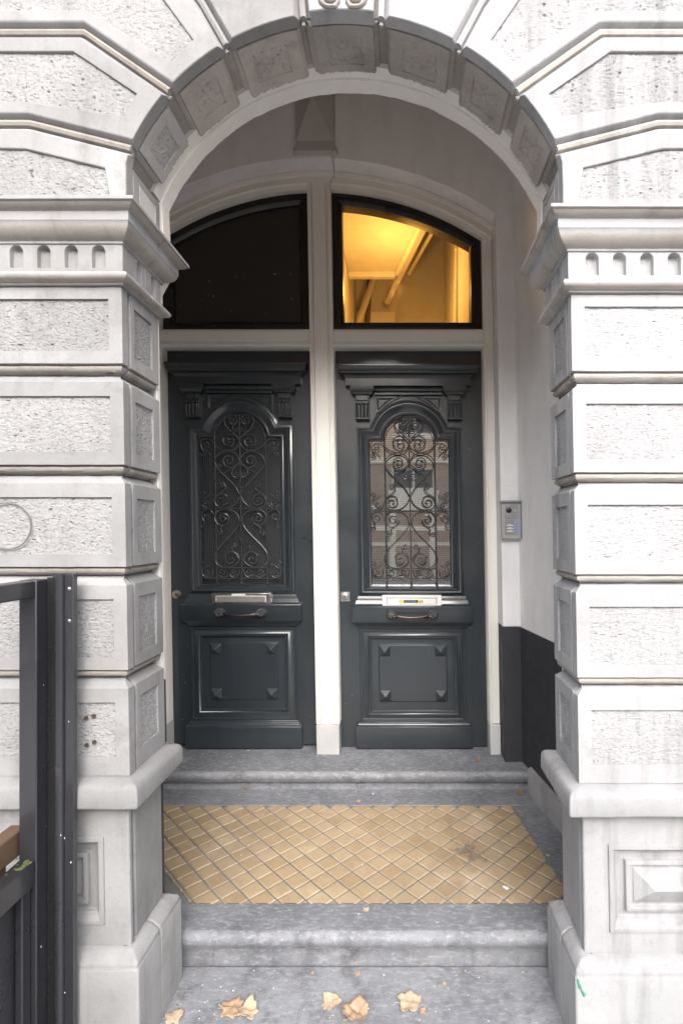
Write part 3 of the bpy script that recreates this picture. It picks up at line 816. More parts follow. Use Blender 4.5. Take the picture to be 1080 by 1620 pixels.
# plain masonry above and beside
fac = tag(bpy.data.objects.new('facade_wall', None), kind='structure'); COL.objects.link(fac)
mb = MB(); mb.box(XC - FARX, XC + FARX, YF + .004, 1.72, ZTOP + .004, 5.2); build(mb, 'wall_field', STONE, fac, bevel=.004)
mb = MB()
outl = [(XC - FARX, 2.60), (XC - .70, 2.60)] + arc_pts(XC, AZ, AR + .15, -66, 66, 30) + [(XC + .70, 2.60), (XC + FARX, 2.60), (XC + FARX, ZTOP), (XC - FARX, ZTOP)]
mb.prism(outl, [], xz(0), 1.5285, 1.719); build(mb, 'wall_core', STONE, fac)
BRICK_F = None
for x0, x1 in ((-9, XC - FARX - .004), (XC + FARX + .004, 9)):
    mb = MB(); mb.box(x0, x1, YF + .03, 1.9, -.1, 5.2); build(mb, 'wall_field', STONE, fac, bevel=.004)
mb = MB(); mb.box(-9, 9, 1.50, 6.0, 5.205, 8.5); build(mb, 'wall_field', STONE, fac)

# =================================================================== DOOR FRAME
YD = 3.03                        # face of the door leaves
YS = 2.95                        # face of the frame
frame = empty('door_frame', (-.445, 3.0, ZT), 'cream painted timber frame holding both front doors and their fanlights', 'door frame')
DX0, DX1 = -1.374, .491          # jamb inner faces
MX0, MX1 = -.513, -.377          # mullion
ZD = 2.752; ZTR = 2.851; ZB = .566
fr_r = 1.742; fr_c = 3.735 - fr_r
in_r = 1.683; in_c = 3.664 - in_r
def arc_z(x, cx, c, r): return c + math.sqrt(r * r - (x - cx) ** 2)
def bead_profile(): return [(.0, .0), (.004, -.004), (.012, -.004), (.016, .002), (.016, .010), (.024, .012), (.026, .03)]
# jambs, mullion, transom bar
for x0, x1 in ((FX0 + .002, DX0), (DX1, FX1 - .002)):
    mb = MB(); mb.box(x0, x1, YS, 3.10, ZB, arc_z(x0 if x0 > 0 else x1, fcx, fr_c, fr_r) - .03); build(mb, 'jamb', FRAME, frame, bevel=.004)
mb = MB(); mb.box(MX0, MX1, YS - .004, 3.10, ZB, arc_z(-.445, fcx, in_c, in_r) + .03)
mb.box(MX0 + .030, MX1 - .030, YS - .014, YS - .004, ZB, arc_z(-.445, fcx, in_c, in_r) + .028)
for xx in (MX0 + .022, MX1 - .022): mb.tube([(xx, YS - .005, ZB + .001), (xx, YS - .005, 3.66)], .006, 8)
build(mb, 'mullion', FRAME, frame, bevel=.003)
for x0, x1 in ((DX0, MX0), (MX1, DX1)):
    mb = MB(); mb.box(x0 + .0005, x1 - .0005, YS + .001, 3.10, ZD + .0005, ZTR)
    mb.box(x0 + .0005, x1 - .0005, YS - .010, YS + .001, ZD + .030, ZTR - .012)
    mb.tube([(x0, YS + .002, ZD + .018), (x1, YS + .002, ZD + .018)], .007, 8)
    build(mb, 'transom_bar', FRAME, frame, bevel=.003)
# arched head
NA = 40
def head_ring(rr, cc, y, x0=FX0 + .002, x1=FX1 - .002): return [(x0 + (x1 - x0) * i / NA, y, arc_z(x0 + (x1 - x0) * i / NA, fcx, cc, rr)) for i in range(NA + 1)]
mb = MB()
rows = [head_ring(1.768, 3.757 - 1.768, 3.10), head_ring(1.768, 3.757 - 1.768, YS - .012), head_ring(1.745, 3.735 - 1.745, YS - .012), head_ring(1.741, 3.731 - 1.741, YS - .004), head_ring(1.725, 3.712 - 1.725, YS - .002), head_ring(1.721, 3.708 - 1.721, YS - .010), head_ring(1.708, 3.694 - 1.708, YS - .010), head_ring(1.704, 3.690 - 1.704, YS + .004), head_ring(in_r, in_c, YS + .006), head_ring(in_r, in_c, 3.10)]
mb.loft(rows, False); build(mb, 'arched_head', FRAME, frame, smooth=35)
# beads round the openings
def bead(x0, x1, z0, z1, name='bead'):
    mb = MB()
    rs = [[(x0 + t, YS + d, z0), (x0 + t, YS + d, z1 - t), (x1 - t, YS + d, z1 - t), (x1 - t, YS + d, z0)] for t, d in ((-.017, .004), (-.016, -.003), (-.011, -.0065), (-.005, -.0055), (-.002, -.002), (.0005, .008), (.0025, .012), (.003, .075))]
    for a, b_ in zip(rs, rs[1:]):
        i = mb.ring(a); j = mb.ring(b_); mb.bridge(i, j, False)
    build(mb, name, FRAME, frame, smooth=35)
bead(MX1, DX1, ZB, ZD); bead(DX0, MX0, ZB, ZD)
PLB = stone_mat('plinth_stone', (.58, .575, .575), (.48, .475, .47), (.33, .32, .315), .3, .3)
for x0, x1 in ((MX0 + .002, MX1 - .002), (DX1 - .002, FX1 - .003), (FX0 + .003, DX0 + .002)):
    mb = MB(); mb.box(x0, x1, YS - .016, 3.06, ZT - .01, ZB - .001); build(mb, 'plinth_stone', PLB, frame, bevel=.004)

# =================================================================== FANLIGHTS
def fanlight(x0, x1, label, glass):
    root = empty('fanlight', ((x0 + x1) / 2, 2.99, ZTR), label, 'window', 'fanlights over the doors')
    def contour(t, n=20):
        a, b_ = x0 + t, x1 - t
        return [(a, ZTR + t * (1.0 if t < .001 else 1.0))] + [(b_, ZTR + t)] + [(b_ + (a - b_) * i / n, arc_z(b_ + (a - b_) * i / n, fcx, in_c, in_r) - t) for i in range(n + 1)]
    mb = MB(); rings = []
    for t, y in ((0.001, 3.07), (.001, 2.985), (.004, 2.981), (.040, 2.981), (.046, 2.990), (.058, 3.000), (.059, 3.012), (.059, 3.07)):
        rings.append([(u, y, v) for u, v in contour(t)])
    mb.loft(rings); build(mb, 'sash_frame', SASH, root, smooth=35)
    mb = MB(); mb.tube([(x0 + .02, 2.981, ZTR + .018), (x1 - .02, 2.981, ZTR + .018)], .011, 8); build(mb, 'glazing_bar', SASH, root)
    mb = MB(); c = contour(.055)
    mb.prism(c, [], xz(0), 3.016, 3.020); build(mb, 'pane', glass, root, smooth=0)
    rr = random.Random(int(x0 * 10)); mb = MB()
    for k in range(16):
        mb.sphere((rr.uniform(x0 + .08, x1 - .08), 3.0155, rr.uniform(ZTR + .07, ZTR + .42)), rr.uniform(.0006, .0014), 6, 4, 1, .3, rr.uniform(.8, 4))
    o = build(mb, 'dust', PALE, root); o['kind'] = 'stuff'
    return root
fan_l = fanlight(DX0, MX0, 'unlit black fanlight above the left door', GLASS_TL)
fan_r = fanlight(MX1, DX1, 'lit fanlight with a yellow stairwell behind it above the right door', GLASS_TR)

# =================================================================== FRONT DOORS
def make_door(xc, zo, label, glass, wire, right):
    root = empty('front_door', (xc, YD, ZT), label, 'door', 'pair of panelled front doors')
    def P(u, d, z): return (xc + u, YD - d, z + zo)
    mp = lambda u, v, d: P(u, -d, v)
    def B(mb, name, mat=DOOR, parent=root, **k): return build(mb, name, mat, parent, **k)
    gx, gs, gb = .237, 2.223, 1.357            # glass half width, shoulder, bottom
    ra, az = .1557, 2.212
    def contour(t, n=22):
        x = gx + t; s_ = gs + t; r = ra + t * 1.25
        if t < 0: r = ra + t
        ph = math.acos(max(-1, min(1, (s_ - az) / r)))
        pts = [(-x, gb - t * .72), (x, gb - t * .72), (x, s_)]
        pts += [(r * math.sin(ph - 2 * ph * i / n), az + r * math.cos(ph - 2 * ph * i / n)) for i in range(n + 1)]
        return pts + [(-x, s_)]
    # leaf
    hw_ = .4445
    mb = MB(); mb.prism([(-hw_, .400), (hw_, .400), (hw_, 2.775), (-hw_, 2.775)], [contour(.004)], mp, 0, .055)
    B(mb, 'door_leaf', bevel=.002)
    # bolection moulding round the glass
    mb = MB(); prof = [(.006, -.012), (.0, .004), (.003, .010), (.009, .012), (.014, .007), (.017, .006), (.026, .010), (.036, .019), (.044, .027), (.048, .030), (.053, .031), (.058, .028), (.061, .021), (.066, .019), (.072, .017), (.074, .010), (.075, -.002)]
    mb.loft([[P(u, d, v) for u, v in contour(t)] for t, d in prof]); B(mb, 'glass_moulding', smooth=38)
    mb = MB(); mb.poly(contour(.003), [], mp, .030); g = B(mb, 'glass', glass, smooth=0)
    # wire mesh
    mb = MB(); w = .00045 if right else .0007
    def wire_(x0, z0, x1, z1):
        if abs(x1 - x0) < 1e-6: q = [P(x0 - w, .0, z0), P(x0 + w, 0, z0), P(x0 + w, 0, z1), P(x0 - w, 0, z1)]
        else: q = [P(x0, .0, z0 - w), P(x1, 0, z0 - w), P(x1, 0, z0 + w), P(x0, 0, z0 + w)]
        f = mb.ring(q); bk = mb.ring([(a, b_ + .0016, c) for a, b_, c in q]); mb.f.append(tuple(f)); mb.bridge(f, bk)
    sp = .0115
    x = -gx + .004
    while x < gx:
        zt = gs if abs(x) > .150 else az + math.sqrt(max(0, .153 ** 2 - x * x))
        if abs(x) <= .150: zt = max(zt, gs)
        wire_(x, gb + .002, x, zt); x += sp
    z = gb + .006
    while z < 2.36:
        hx = gx - .002 if z < gs else math.sqrt(max(1e-5, .1535 ** 2 - (z - az) ** 2))
        wire_(-hx, z, hx, z); z += sp
    o = build(mb, 'wire_mesh', wire, root, smooth=0, merge=False); o['kind'] = 'stuff'
    # wrought iron grille -----------------------------------------------------------
    gd = .019
    SX = 1 / (7.2 * 266)
    cxA = 507.
    def q(a, b_, zone):                        # sketch coordinates -> door plane
        yy = (645 if zone == 'A' else 780) + b_ / 7.2
        return ((a - cxA) * SX, ZC + (840 - yy) / 266 - (.0))
    grille = MB()
    bar = .0032
    xs = (-.147, 0, .152)
    for bx in xs:
        grille.tube([P(bx, gd, gb - .004), P(bx, gd, gs + .01 if bx else 2.362)], bar, 6)
    for yy, hx in ((203, gx - .004), (872, .152), (990, gx - .004)):
        _, zz = q(0, yy, 'B'); grille.tube([P(-hx, gd + .001, zz), P(hx, gd + .001, zz)], bar * .9, 6)
    arc = [(.150 * math.sin(R_(a)), az - .004 + .150 * math.cos(R_(a))) for a in range(-88, 89, 8)]
    grille.tube([P(u, gd, v) for u, v in arc], bar, 6)
    gr = B(grille, 'window_grille', IRON)
    def cat(pts, sub=4):
        out = []
        p = [pts[0]] + list(pts) + [pts[-1]]
        for i in range(1, len(p) - 2):
            for k in range(sub):
                t = k / sub; t2 = t * t; t3 = t2 * t
                out.append(tuple(.5 * (2*p[i][j] + (p[i+1][j]-p[i-1][j])*t + (2*p[i-1][j]-5*p[i][j]+4*p[i+1][j]-p[i+2][j])*t2 + (3*p[i][j]-p[i-1][j]-3*p[i+1][j]+p[i+2][j])*t3) for j in (0, 1)))
        return out + [tuple(pts[-1])]
    def scroll(pts, zone, mirror, r=.0038):
        pp = cat(pts)
        L = len(pp)
        for s_ in ((1, -1) if mirror else (1,)):
            mb = MB(); rs = []
            P3 = []
            for k, (a, b_) in enumerate(pp):
                u, v = q(a, b_, zone); P3.append(P(u * s_, gd + .004 + .0015 * math.sin(k * .7), v)); rs.append(r * (1 if k < L - 4 else .8) * (.75 if k < 2 else 1))
            mb.tube(P3, rs, 6); B(mb, 'iron_scroll', IRON, gr)
    def spi(cx, cy, r0, turns, a0, dr, r1=.16): return spiral(cx, cy, r0, turns, R_(a0), dr, r1, n=max(8, int(10 * turns)))
    # (all drawn for the right half, y downward in sketch coordinates)
    # crowning heart
    scroll([(509, 392), (560, 330), (640, 262), (672, 200), (655, 135), (600, 112), (545, 120)] + spi(583, 175, 52, 1.5, 225, -1), 'A', True)
    scroll([(512, 190), (550, 215), (578, 250), (572, 290)] + spi(535, 278, 30, 1.2, 40, 1), 'A', True, .0026)
    scroll([(560, 318), (610, 295), (650, 290), (700, 285)], 'A', True, .0026)
    # double spiral under the heart
    scroll([(800, 430), (740, 490), (650, 518), (560, 500), (515, 440), (510, 390), (545, 350), (610, 335), (670, 352), (692, 400), (675, 445)] + spi(612, 412, 62, 1.25, 40, 1), 'A', True)
    # big heart
    scroll([(515, 1010), (560, 930), (640, 840), (740, 740), (786, 660), (770, 590), (710, 540), (630, 525), (560, 548), (520, 600), (512, 650), (560, 690), (610, 712), (670, 690)] + spi(628, 632, 70, 1.4, 50, -1), 'A', True)
    scroll([(514, 650), (550, 690), (590, 735), (598, 790)] + spi(552, 785, 40, 1.3, 10, 1), 'A', True, .0028)
    scroll([(540, 680), (590, 720), (640, 742), (675, 766)], 'A', True, .0026)
    # corner scrolls
    scroll([(800, 425), (840, 390), (890, 382), (935, 410), (946, 455), (915, 490)] + spi(885, 448, 42, 1.2, 60, 1), 'A', True, .003)
    scroll([(944, 440), (930, 500), (900, 540)] + spi(925, 552, 28, 1.2, 190, -1), 'A', True, .0028)
    scroll([(938, 470), (890, 510), (850, 545), (835, 570)], 'A', True, .0026)
    # above the middle bar
    scroll([(516, 60), (540, 120), (600, 175), (680, 195), (765, 175), (798, 115), (770, 55), (710, 32), (655, 60)] + spi(712, 112, 68, 1.4, 230, -1), 'B', True)
    scroll([(800, 70), (740, 30), (690, -10), (672, -50), (690, -90)] + spi(705, -68, 34, 1.2, 240, 1), 'B', True, .0028)
    # under the middle bar
    scroll([(675, 212), (600, 225), (545, 270), (524, 340), (540, 400), (620, 500), (720, 600), (790, 690), (806, 770), (770, 840), (690, 868), (600, 850), (540, 800), (538, 740), (580, 700), (640, 695), (690, 730)] + spi(628, 778, 58, 1.25, 320, 1), 'B', True)
    scroll([(665, 212), (750, 222), (798, 290), (780, 360), (720, 392), (660, 370)] + spi(700, 310, 66, 1.5, 130, 1), 'B', True)
    scroll([(690, 395), (730, 420), (720, 470)] + spi(765, 470, 34, 1.3, 190, -1), 'B', True, .0028)
    scroll([(526, 790), (550, 740), (590, 690), (610, 640)] + spi(575, 612, 30, 1.2, 40, 1), 'B', True, .0026)
    # foot row
    scroll([(530, 890), (545, 950), (600, 980), (640, 950)] + spi(600, 918, 42, 1.3, 50, 1), 'B', True, .0028)
    scroll([(670, 960), (720, 982), (770, 950)] + spi(735, 920, 42, 1.3, 60, 1), 'B', True, .0028)
    scroll([(830, 880), (840, 950), (890, 982), (940, 960), (952, 910)] + spi(902, 930, 44, 1.3, 350, 1), 'B', True, .0028)
    scroll([(950, 930), (945, 870), (915, 830), (930, 795)] + spi(945, 812, 20, 1.0, 220, 1), 'B', True, .0026)
    scroll([(925, 880), (890, 850), (845, 830)], 'B', True, .0024)
    # side lights of the middle
    scroll([(815, 120), (830, 175), (890, 198), (940, 165)] + spi(890, 140, 44, 1.3, 30, 1), 'B', True, .003)
    scroll([(815, 270), (840, 225), (895, 212), (945, 245), (940, 300)] + spi(895, 285, 44, 1.3, 20, 1), 'B', True, .003)
    scroll([(945, 120), (930, 70), (910, 40)] + spi(930, 22, 28, 1.1, 140, 1), 'B', True, .0026)
    scroll([(925, 100), (880, 60), (840, 30)], 'B', True, .0024)
    scroll([(945, 300), (920, 350), (915, 390)] + spi(935, 400, 26, 1.1, 190, -1), 'B', True, .0026)
    # collars and feet
    for bx in xs:
        mb = MB(); mb.sphere(P(bx, gd, gb + .003), .008, 8, 5); B(mb, 'iron_boss', IRON, gr)
    for bx, yy, zn in ((0, 640, 'A'), (0, 400, 'A'), (0, 75, 'B'), (0, 330, 'B'), (-.147, 640, 'A'), (.152, 640, 'A')):
        _, zz = q(0, yy, zn); mb = MB(); mb.box(xc + bx - .006, xc + bx + .006, YD - gd - .008, YD - gd + .005, zz + zo - .006, zz + zo + .006); B(mb, 'iron_collar', IRON, gr, bevel=.001)
    # cornice
    a = .350; y0 = YD - .018
    path = [(xc - a, YD), (xc - a, y0), (xc + a, y0), (xc + a, YD)]
    mb = MB(); sweep(mb, path, [(z_[0], z_[1] + zo) for z_ in [(-.03, 2.536), (.018, 2.536), (.018, 2.580), (.022, 2.583), (.026, 2.592), (.036, 2.599), (.048, 2.602), (.050, 2.606), (.050, 2.612), (.055, 2.614), (.058, 2.634), (.064, 2.640), (.064, 2.650), (-.03, 2.668)]]); B(mb, 'door_cornice', bevel=.0015)
    mb = MB(); mb.box(xc - .20, xc + .20, YD - .022, YD + .002, 2.486 + zo, 2.500 + zo); mb.tube([P(-.2, .022, 2.516), P(.2, .022, 2.516)], .012, 8); mb.box(xc - .2, xc + .2, YD - .014, YD + .002, 2.50 + zo, 2.536 + zo); B(mb, 'frieze_rail', bevel=.0015)
    for s_ in (-1, 1):
        c0 = xc + s_ * .271
        con = MB()
        sweep(con, [(c0 - .056, YD), (c0 - .056, YD - .040), (c0 + .056, YD - .040), (c0 + .056, YD)], [(o_, z_ + zo) for o_, z_ in [(-.02, 2.484), (0, 2.484), (.001, 2.492), (.006, 2.498), (.012, 2.502), (.014, 2.510), (.014, 2.534), (-.02, 2.534)]])
        ck = B(con, 'console', bevel=.0015)
        mb = MB(); mb.box(c0 - .042, c0 + .042, YD - .034, YD + .001, 2.339 + zo, 2.484 + zo)
        mb.box(c0 - .034, c0 + .034, YD - .044, YD - .034, 2.447 + zo, 2.478 + zo); B(mb, 'console_block', DOOR, ck, bevel=.003)
        mb = MB()
        for k in range(5): mb.sphere((c0 - .032 + k * .016, YD - .040, 2.430 + zo), .0075, 8, 5)
        B(mb, 'bead_row', DOOR, ck)
        for k in range(4):
            xk = c0 - .030 + k * .020
            mb = MB(); mb.tube([(xk, YD - .036, 2.349 + zo), (xk, YD - .041, 2.358 + zo), (xk, YD - .041, 2.415 + zo), (xk, YD - .036, 2.422 + zo)], [.004, .0068, .0068, .004], 8); B(mb, 'fluting_rib', DOOR, ck)
        # spandrel
        tri = [(s_ * .195, 2.480), (s_ * .195, 2.375), (s_ * .165, 2.395), (s_ * .12, 2.440), (s_ * .055, 2.472), (s_ * .05, 2.480)]
        tin = inset_poly(tri, [.010] * 6); tin2 = inset_poly(tri, [.017] * 6)
        mb = MB(); mb.loft([[P(u, 0, v) for u, v in tri], [P(u, .010, v) for u, v in tri], [P(u, .010, v) for u, v in tin], [P(u, .003, v) for u, v in tin2]], True, False, True); B(mb, 'spandrel', bevel=.0012)
    # lock rail with the letter plate and the pull
    a = .312; path = [(xc - a, YD), (xc - a, YD - .006), (xc + a, YD - .006), (xc + a, YD)]
    mb = MB(); sweep(mb, path, [(o_, z_ + zo) for o_, z_ in [(-.02, 1.106), (.004, 1.106), (.008, 1.112), (.020, 1.130), (.034, 1.142), (.040, 1.150), (.040, 1.238), (.036, 1.242), (.026, 1.247), (.022, 1.256), (.020, 1.268), (.012, 1.276), (.008, 1.292), (.002, 1.300), (-.02, 1.300)]]); B(mb, 'lock_rail', bevel=.0018)
    pm = WPLATE if right else NICKEL
    mb = MB(); zz0, zz1 = 1.2435 + zo, 1.3045 + zo
    mb.box(xc - .173, xc + .173, YD - .0455, YD - .005, zz0, zz1); lp = B(mb, 'letter_plate', pm, bevel=.002)
    mb = MB(); mb.box(xc - .143, xc + .143, YD - .0485, YD - .0450, zz0 + .010, zz1 - .017); fl = B(mb, 'flap', pm if right else FLAP, lp, bevel=.0015)
    mb = MB()
    for b0 in ((xc - .146, xc - .143), (xc + .143, xc + .146)): mb.box(b0[0], b0[1], YD - .0467, YD - .0453, zz0 + .008, zz1 - .015)
    mb.box(xc - .146, xc + .146, YD - .0467, YD - .0453, zz1 - .0168, zz1 - .014); B(mb, 'flap_gap', BLACK if right else PALE, lp)
    if right:
        mb = MB(); mb.box(xc - .072, xc + .064, YD - .0495, YD - .0482, zz0 + .018, zz1 - .026); st = B(mb, 'sticker', BLACK, lp)
        for x0, x1 in ((-.070, -.046), (.035, .061)):
            mb = MB(); mb.box(xc + x0, xc + x1, YD - .0502, YD - .0492, zz0 + .0185, zz1 - .0265); B(mb, 'sticker', YELLOW, lp)
        mb = MB(); mb.box(xc - .040, xc + .026, YD - .0502, YD - .0492, zz0 + .020, zz1 - .028); B(mb, 'sticker', STICK, lp)
        mb = MB()
        for k in range(4): mb.box(xc + .0395 + k * .005, xc + .0425 + k * .005, YD - .0506, YD - .0500, zz0 + .022, zz0 + .027)
        for k in range(6): mb.box(xc - .034 + k * .009, xc - .029 + k * .009, YD - .0506, YD - .0500, zz0 + .024, zz0 + .028)
        B(mb, 'lettering', BLACK, lp)
    else:
        mb = MB(); mb.box(xc - .052, xc + .026, YD - .0475, YD - .0450, zz1 - .013, zz1 - .002); B(mb, 'name_strip', PALE, lp)
    hz = 1.193 + zo
    hd = MB(); hd.tube([(xc - .119 + .238 * k / 16, YD - .050 - .045 * math.sin(math.pi * k / 16) ** .5, hz - .012 * math.sin(math.pi * k / 16) ** .6) for k in range(17)], [.006 + .004 * abs(math.cos(math.pi * k / 16)) ** 3 for k in range(17)], 8)
    hdl = B(hd, 'pull_handle', COPPER)
    for s_ in (-1, 1):
        mb = MB(); mb.sphere((xc + s_ * .121, YD - .056, hz + .002), .027, 28, 14, 1.15, .75, .95, .10, 7)
        for k in range(8):
            an = k * math.pi / 4
            mb.sphere((xc + s_ * .121 + .019 * math.cos(an), YD - .072, hz + .002 + .017 * math.sin(an)), .0085, 8, 5)
        mb.sphere((xc + s_ * .105, YD - .078, hz - .008), .011, 9, 6, 1.3, 1, .9)
        B(mb, 'handle_rosette', IRON, hdl)
    # lock cylinder
    lx = xc - .394; lz = 1.293 + zo
    mb = MB()
    if right: mb.box(lx - .027, lx + .027, YD - .003, YD, lz - .030, lz + .027)
    mb.tube([(lx, YD, lz), (lx, YD - .008, lz), (lx, YD - .010, lz)], [.021 if right else .026, .021 if right else .026, .017], 20); lk = B(mb, 'lock_cylinder', NICKEL if right else BRASS, bevel=.001)
    mb = MB(); mb.box(lx - .0015, lx + .0015, YD - .0106, YD - .0095, lz - .006, lz + .006); mb.tube([(lx, YD - .0095, lz + .002), (lx, YD - .0106, lz + .002)], .0035, 10); B(mb, 'keyhole', BLACK, lk)
    # lower panel
    def rc(hx, za, zb, d): return [P(-hx, d, za), P(hx, d, za), P(hx, d, zb), P(-hx, d, zb)]
    def fr_(t, d): return rc(.314 - t, .547 + t * 1.0, 1.100 - t * .75, d)
    mb = MB(); mb.loft([fr_(0, -.002), fr_(.001, .012), (fr_(.006, .017)), fr_(.014, .017), fr_(.018, .011), fr_(.028, .012), fr_(.042, .022), fr_(.050, .024), fr_(.054, .018), fr_(.060, .016), fr_(.064, .020), fr_(.069, .018), fr_(.072, .002)]); B(mb, 'panel_moulding', smooth=38)
    mb = MB(); zlo, zhi = .672, 1.005
    mb.loft([rc(.243, .618, 1.047, .0012), rc(.202, zlo - .005, zhi + .005, .0040), rc(.198, zlo, zhi, .0130)], True, False, True); fp = B(mb, 'raised_panel', bevel=.0012)
    for sx_ in (-1, 1):
        for z_ in (zlo + .034, zhi - .034):
            mb = MB(); hx = .032; cu_ = xc + sx_ * (.198 - .034)
            pts = [(cu_ - hx, z_ - hx), (cu_ + hx, z_ - hx), (cu_ + hx, z_ + hx), (cu_ - hx, z_ + hx)]
            mb.loft([[(u, YD - .009, v + zo) for u, v in pts], [(u, YD - .014, v + zo) for u, v in pts]])
            i = mb.ring([(u, YD - .014, v + zo) for u, v in pts] + [(cu_, YD - .040, z_ + zo)])
            for a_, b_ in ((0, 1), (1, 2), (2, 3), (3, 0)): mb.f.append((i[a_], i[b_], i[4]))
            B(mb, 'diamond_stud', DOOR, fp, bevel=.0008, smooth=8)
    # weather board
    a = .306; path = [(xc - a, YD), (xc - a, YD - .004), (xc + a, YD - .004), (xc + a, YD)]
    mb = MB(); sweep(mb, path, [(o_, z_) for o_, z_ in [(-.02, .405), (.034, .405), (.036, .410), (.036, .526), (.034, .532), (.026, .536), (.022, .544), (.020, .552), (.010, .558), (.010, .566), (.006, .574), (-.02, .578)]]); B(mb, 'bottom_board', bevel=.0018)
    rr = random.Random(5 + right); mb = MB()
    for k in range(16):
        u = rr.choice([rr.uniform(-.44, -.34), rr.uniform(-.44, -.34), rr.uniform(.33, .44), rr.uniform(-.18, .18)]); z = rr.uniform(.62, 1.05) if abs(u) < .2 else rr.uniform(.45, 2.2)
        mb.sphere(P(u, .0105 if abs(u) < .2 else .0005, z), rr.uniform(.0006, .0016), 6, 4, 1, .35, 1.3)
    o = build(mb, 'paint_speck', PALE, root); o['kind'] = 'stuff'
    return root
door_l = make_door(-.947, .012, 'black panelled front door on the left with dark mesh behind its scroll grille', GLASS_L, WIRE, False)
door_r = make_door(.053, .0, 'black panelled front door on the right whose glass mirrors houses behind a scroll grille', GLASS_R, WIRE_D, True)

# =================================================================== INTERCOM, CABLE
ic = empty('intercom', (.603, YW, 1.64), 'small silver intercom with a round lens and three buttons on the porch wall', 'intercom')
x0, x1, yi = .551, .655, 2.800
mb = MB(); mb.box(x0, x1, yi, YW, 1.640, 1.838); build(mb, 'case', ALU, ic, bevel=.003)
mb = MB(); sweep(mb, [(x0 - .003, YW), (x0 - .003, yi - .012), (x1 + .004, yi - .012), (x1 + .004, YW)], [(-.004, 1.838), (.001, 1.838), (.001, 1.846), (-.004, 1.850)]); mb.box(x0 - .002, x1 + .004, yi - .010, YW, 1.8405, 1.848)
mb.box(x1 + .0005, x1 + .004, yi - .008, YW, 1.640, 1.838); build(mb, 'rain_hood', ALU_D, ic, bevel=.001)
mb = MB(); mb.box(x0 + .016, x1 - .016, yi - .002, yi, 1.747, 1.825); build(mb, 'upper_plate', ALU_D, ic, bevel=.001)
mb = MB(); mb.box(x0 + .016, x1 - .016, yi - .002, yi, 1.662, 1.741); build(mb, 'lower_plate', ALU_D, ic, bevel=.001)
mb = MB(); mb.tube([(.589, yi, 1.796), (.589, yi - .005, 1.796), (.589, yi - .009, 1.796)], [.0145, .0145, .009], 18); build(mb, 'lens', BLACK, ic)
mb = MB(); mb.tube([(.625, yi - .001, 1.796), (.625, yi - .004, 1.796)], .010, 16); mb.box(.574, .604, yi - .0026, yi - .0018, 1.770, 1.774); mb.box(.615, .635, yi - .0026, yi - .0018, 1.772, 1.775); build(mb, 'speaker', ALU, ic, bevel=.001)
for k in range(3):
    z = 1.676 + k * .0165
    mb = MB(); n = 10
    mb.loft([[(.574 + .040 * i / n, yi - .002 - d, z + (.0065 * math.sin(math.pi * i / n) if s_ else 0)) for i in range(n + 1) for s_ in (0,)] for d in (0, .005)] + [[(.574 + .040 * i / n, yi - .002 - d, z + .004 + .006 * math.sin(math.pi * i / n)) for i in range(n + 1)] for d in (.005, 0)], False)
    build(mb, 'button', PALE, ic)
mb = MB(); mb.box(.617, .637, yi - .0035, yi - .0018, 1.667, 1.736); lb = build(mb, 'name_card', BLUEP, ic, bevel=.0005)
mb = MB()
for k in range(4): mb.box(.623, .632, yi - .0041, yi - .0034, 1.674 + k * .015, 1.679 + k * .015)
build(mb, 'lettering', paint_mat('ink_blue', (.10, .12, .42), .5), lb)
mb = MB()
cpts = [(-.333, YW - .006, 4.25), (-.333, YW - .008, 4.0), (-.336, YW - .012, 3.82), (-.335, YW - .038, 3.80), (-.340, YW - .038, 3.77), (-.343, YW - .010, 3.755), (-.352, YS - .03, 3.715), (-.372, YS - .03, 3.69), (-.380, YS - .02, 3.655), (-.375, YS - .018, 3.63)]
mb.tube(cpts, .0032, 6)
tag(build(mb, 'cable', PLASTER_G), 'thin grey cable hanging down the wall above the mullion', 'cable')

# =================================================================== STEEL GATE
gate = empty('metal_gate', (-1.05, 1.30, 0), 'black steel gate hinged beside the left pier with open upper half', 'gate')
GX0, GX1 = -1.038, -.990
def G(x0, x1, y0, y1, z0, z1, name, bevel=.003, mat=STEEL_P, parent=gate):
    mb = MB(); mb.box(x0, x1, y0, y1, z0, z1); return build(mb, name, mat, parent, bevel=bevel, leaned=False)
G(GX0, GX1, 1.383, 1.437, .06, 1.548, 'stile')
G(GX0 + .003, GX1 - .002, .30, 1.3825, 1.502, 1.547, 'top_rail')
G(GX0 + .003, GX1 - .002, .30, 1.3825, .722, .790, 'middle_rail')
G(GX0 + .003, GX1 - .002, .30, 1.3825, .08, .13, 'bottom_rail')
G(GX0 - .020, GX0 + .012, .31, 1.3825, .135, .720, 'sheet_panel', .001)
G(GX0 + .014, GX1 - .014, 1.350, 1.3815, .135, .720, 'stiffener')
G(GX0, GX1, .25, .299, .06, 1.548, 'stile')
mb = MB()
rr = random.Random(2)
for k in range(13):
    yy = 1.380 - abs(rr.gauss(0, .025)); xx = rr.uniform(GX0 + .012, GX1 - .006); s_ = rr.uniform(.003, .008)
    mb.sphere((xx, yy, .7905), s_, 6, 4, 1, 1, .45)
mo = build(mb, 'moss', MOSS, gate, leaned=False); mo['kind'] = 'stuff'
mb = MB()
for k in range(10):
    if k % 2: mb.sphere((GX1 + .0003, rr.uniform(1.385, 1.435), rr.uniform(.3, 1.45)), rr.uniform(.0006, .0018), 6, 4, .3, 1, rr.uniform(.8, 3))
    else: mb.sphere((rr.uniform(-.966, -.921), 1.4155 if k % 4 else 1.4278, rr.uniform(.2, 1.4)), rr.uniform(.0006, .0020), 6, 4, 1, .4, rr.uniform(.8, 2.5))
o = build(mb, 'paint_speck', PALE, gate, leaned=False); o['kind'] = 'stuff'
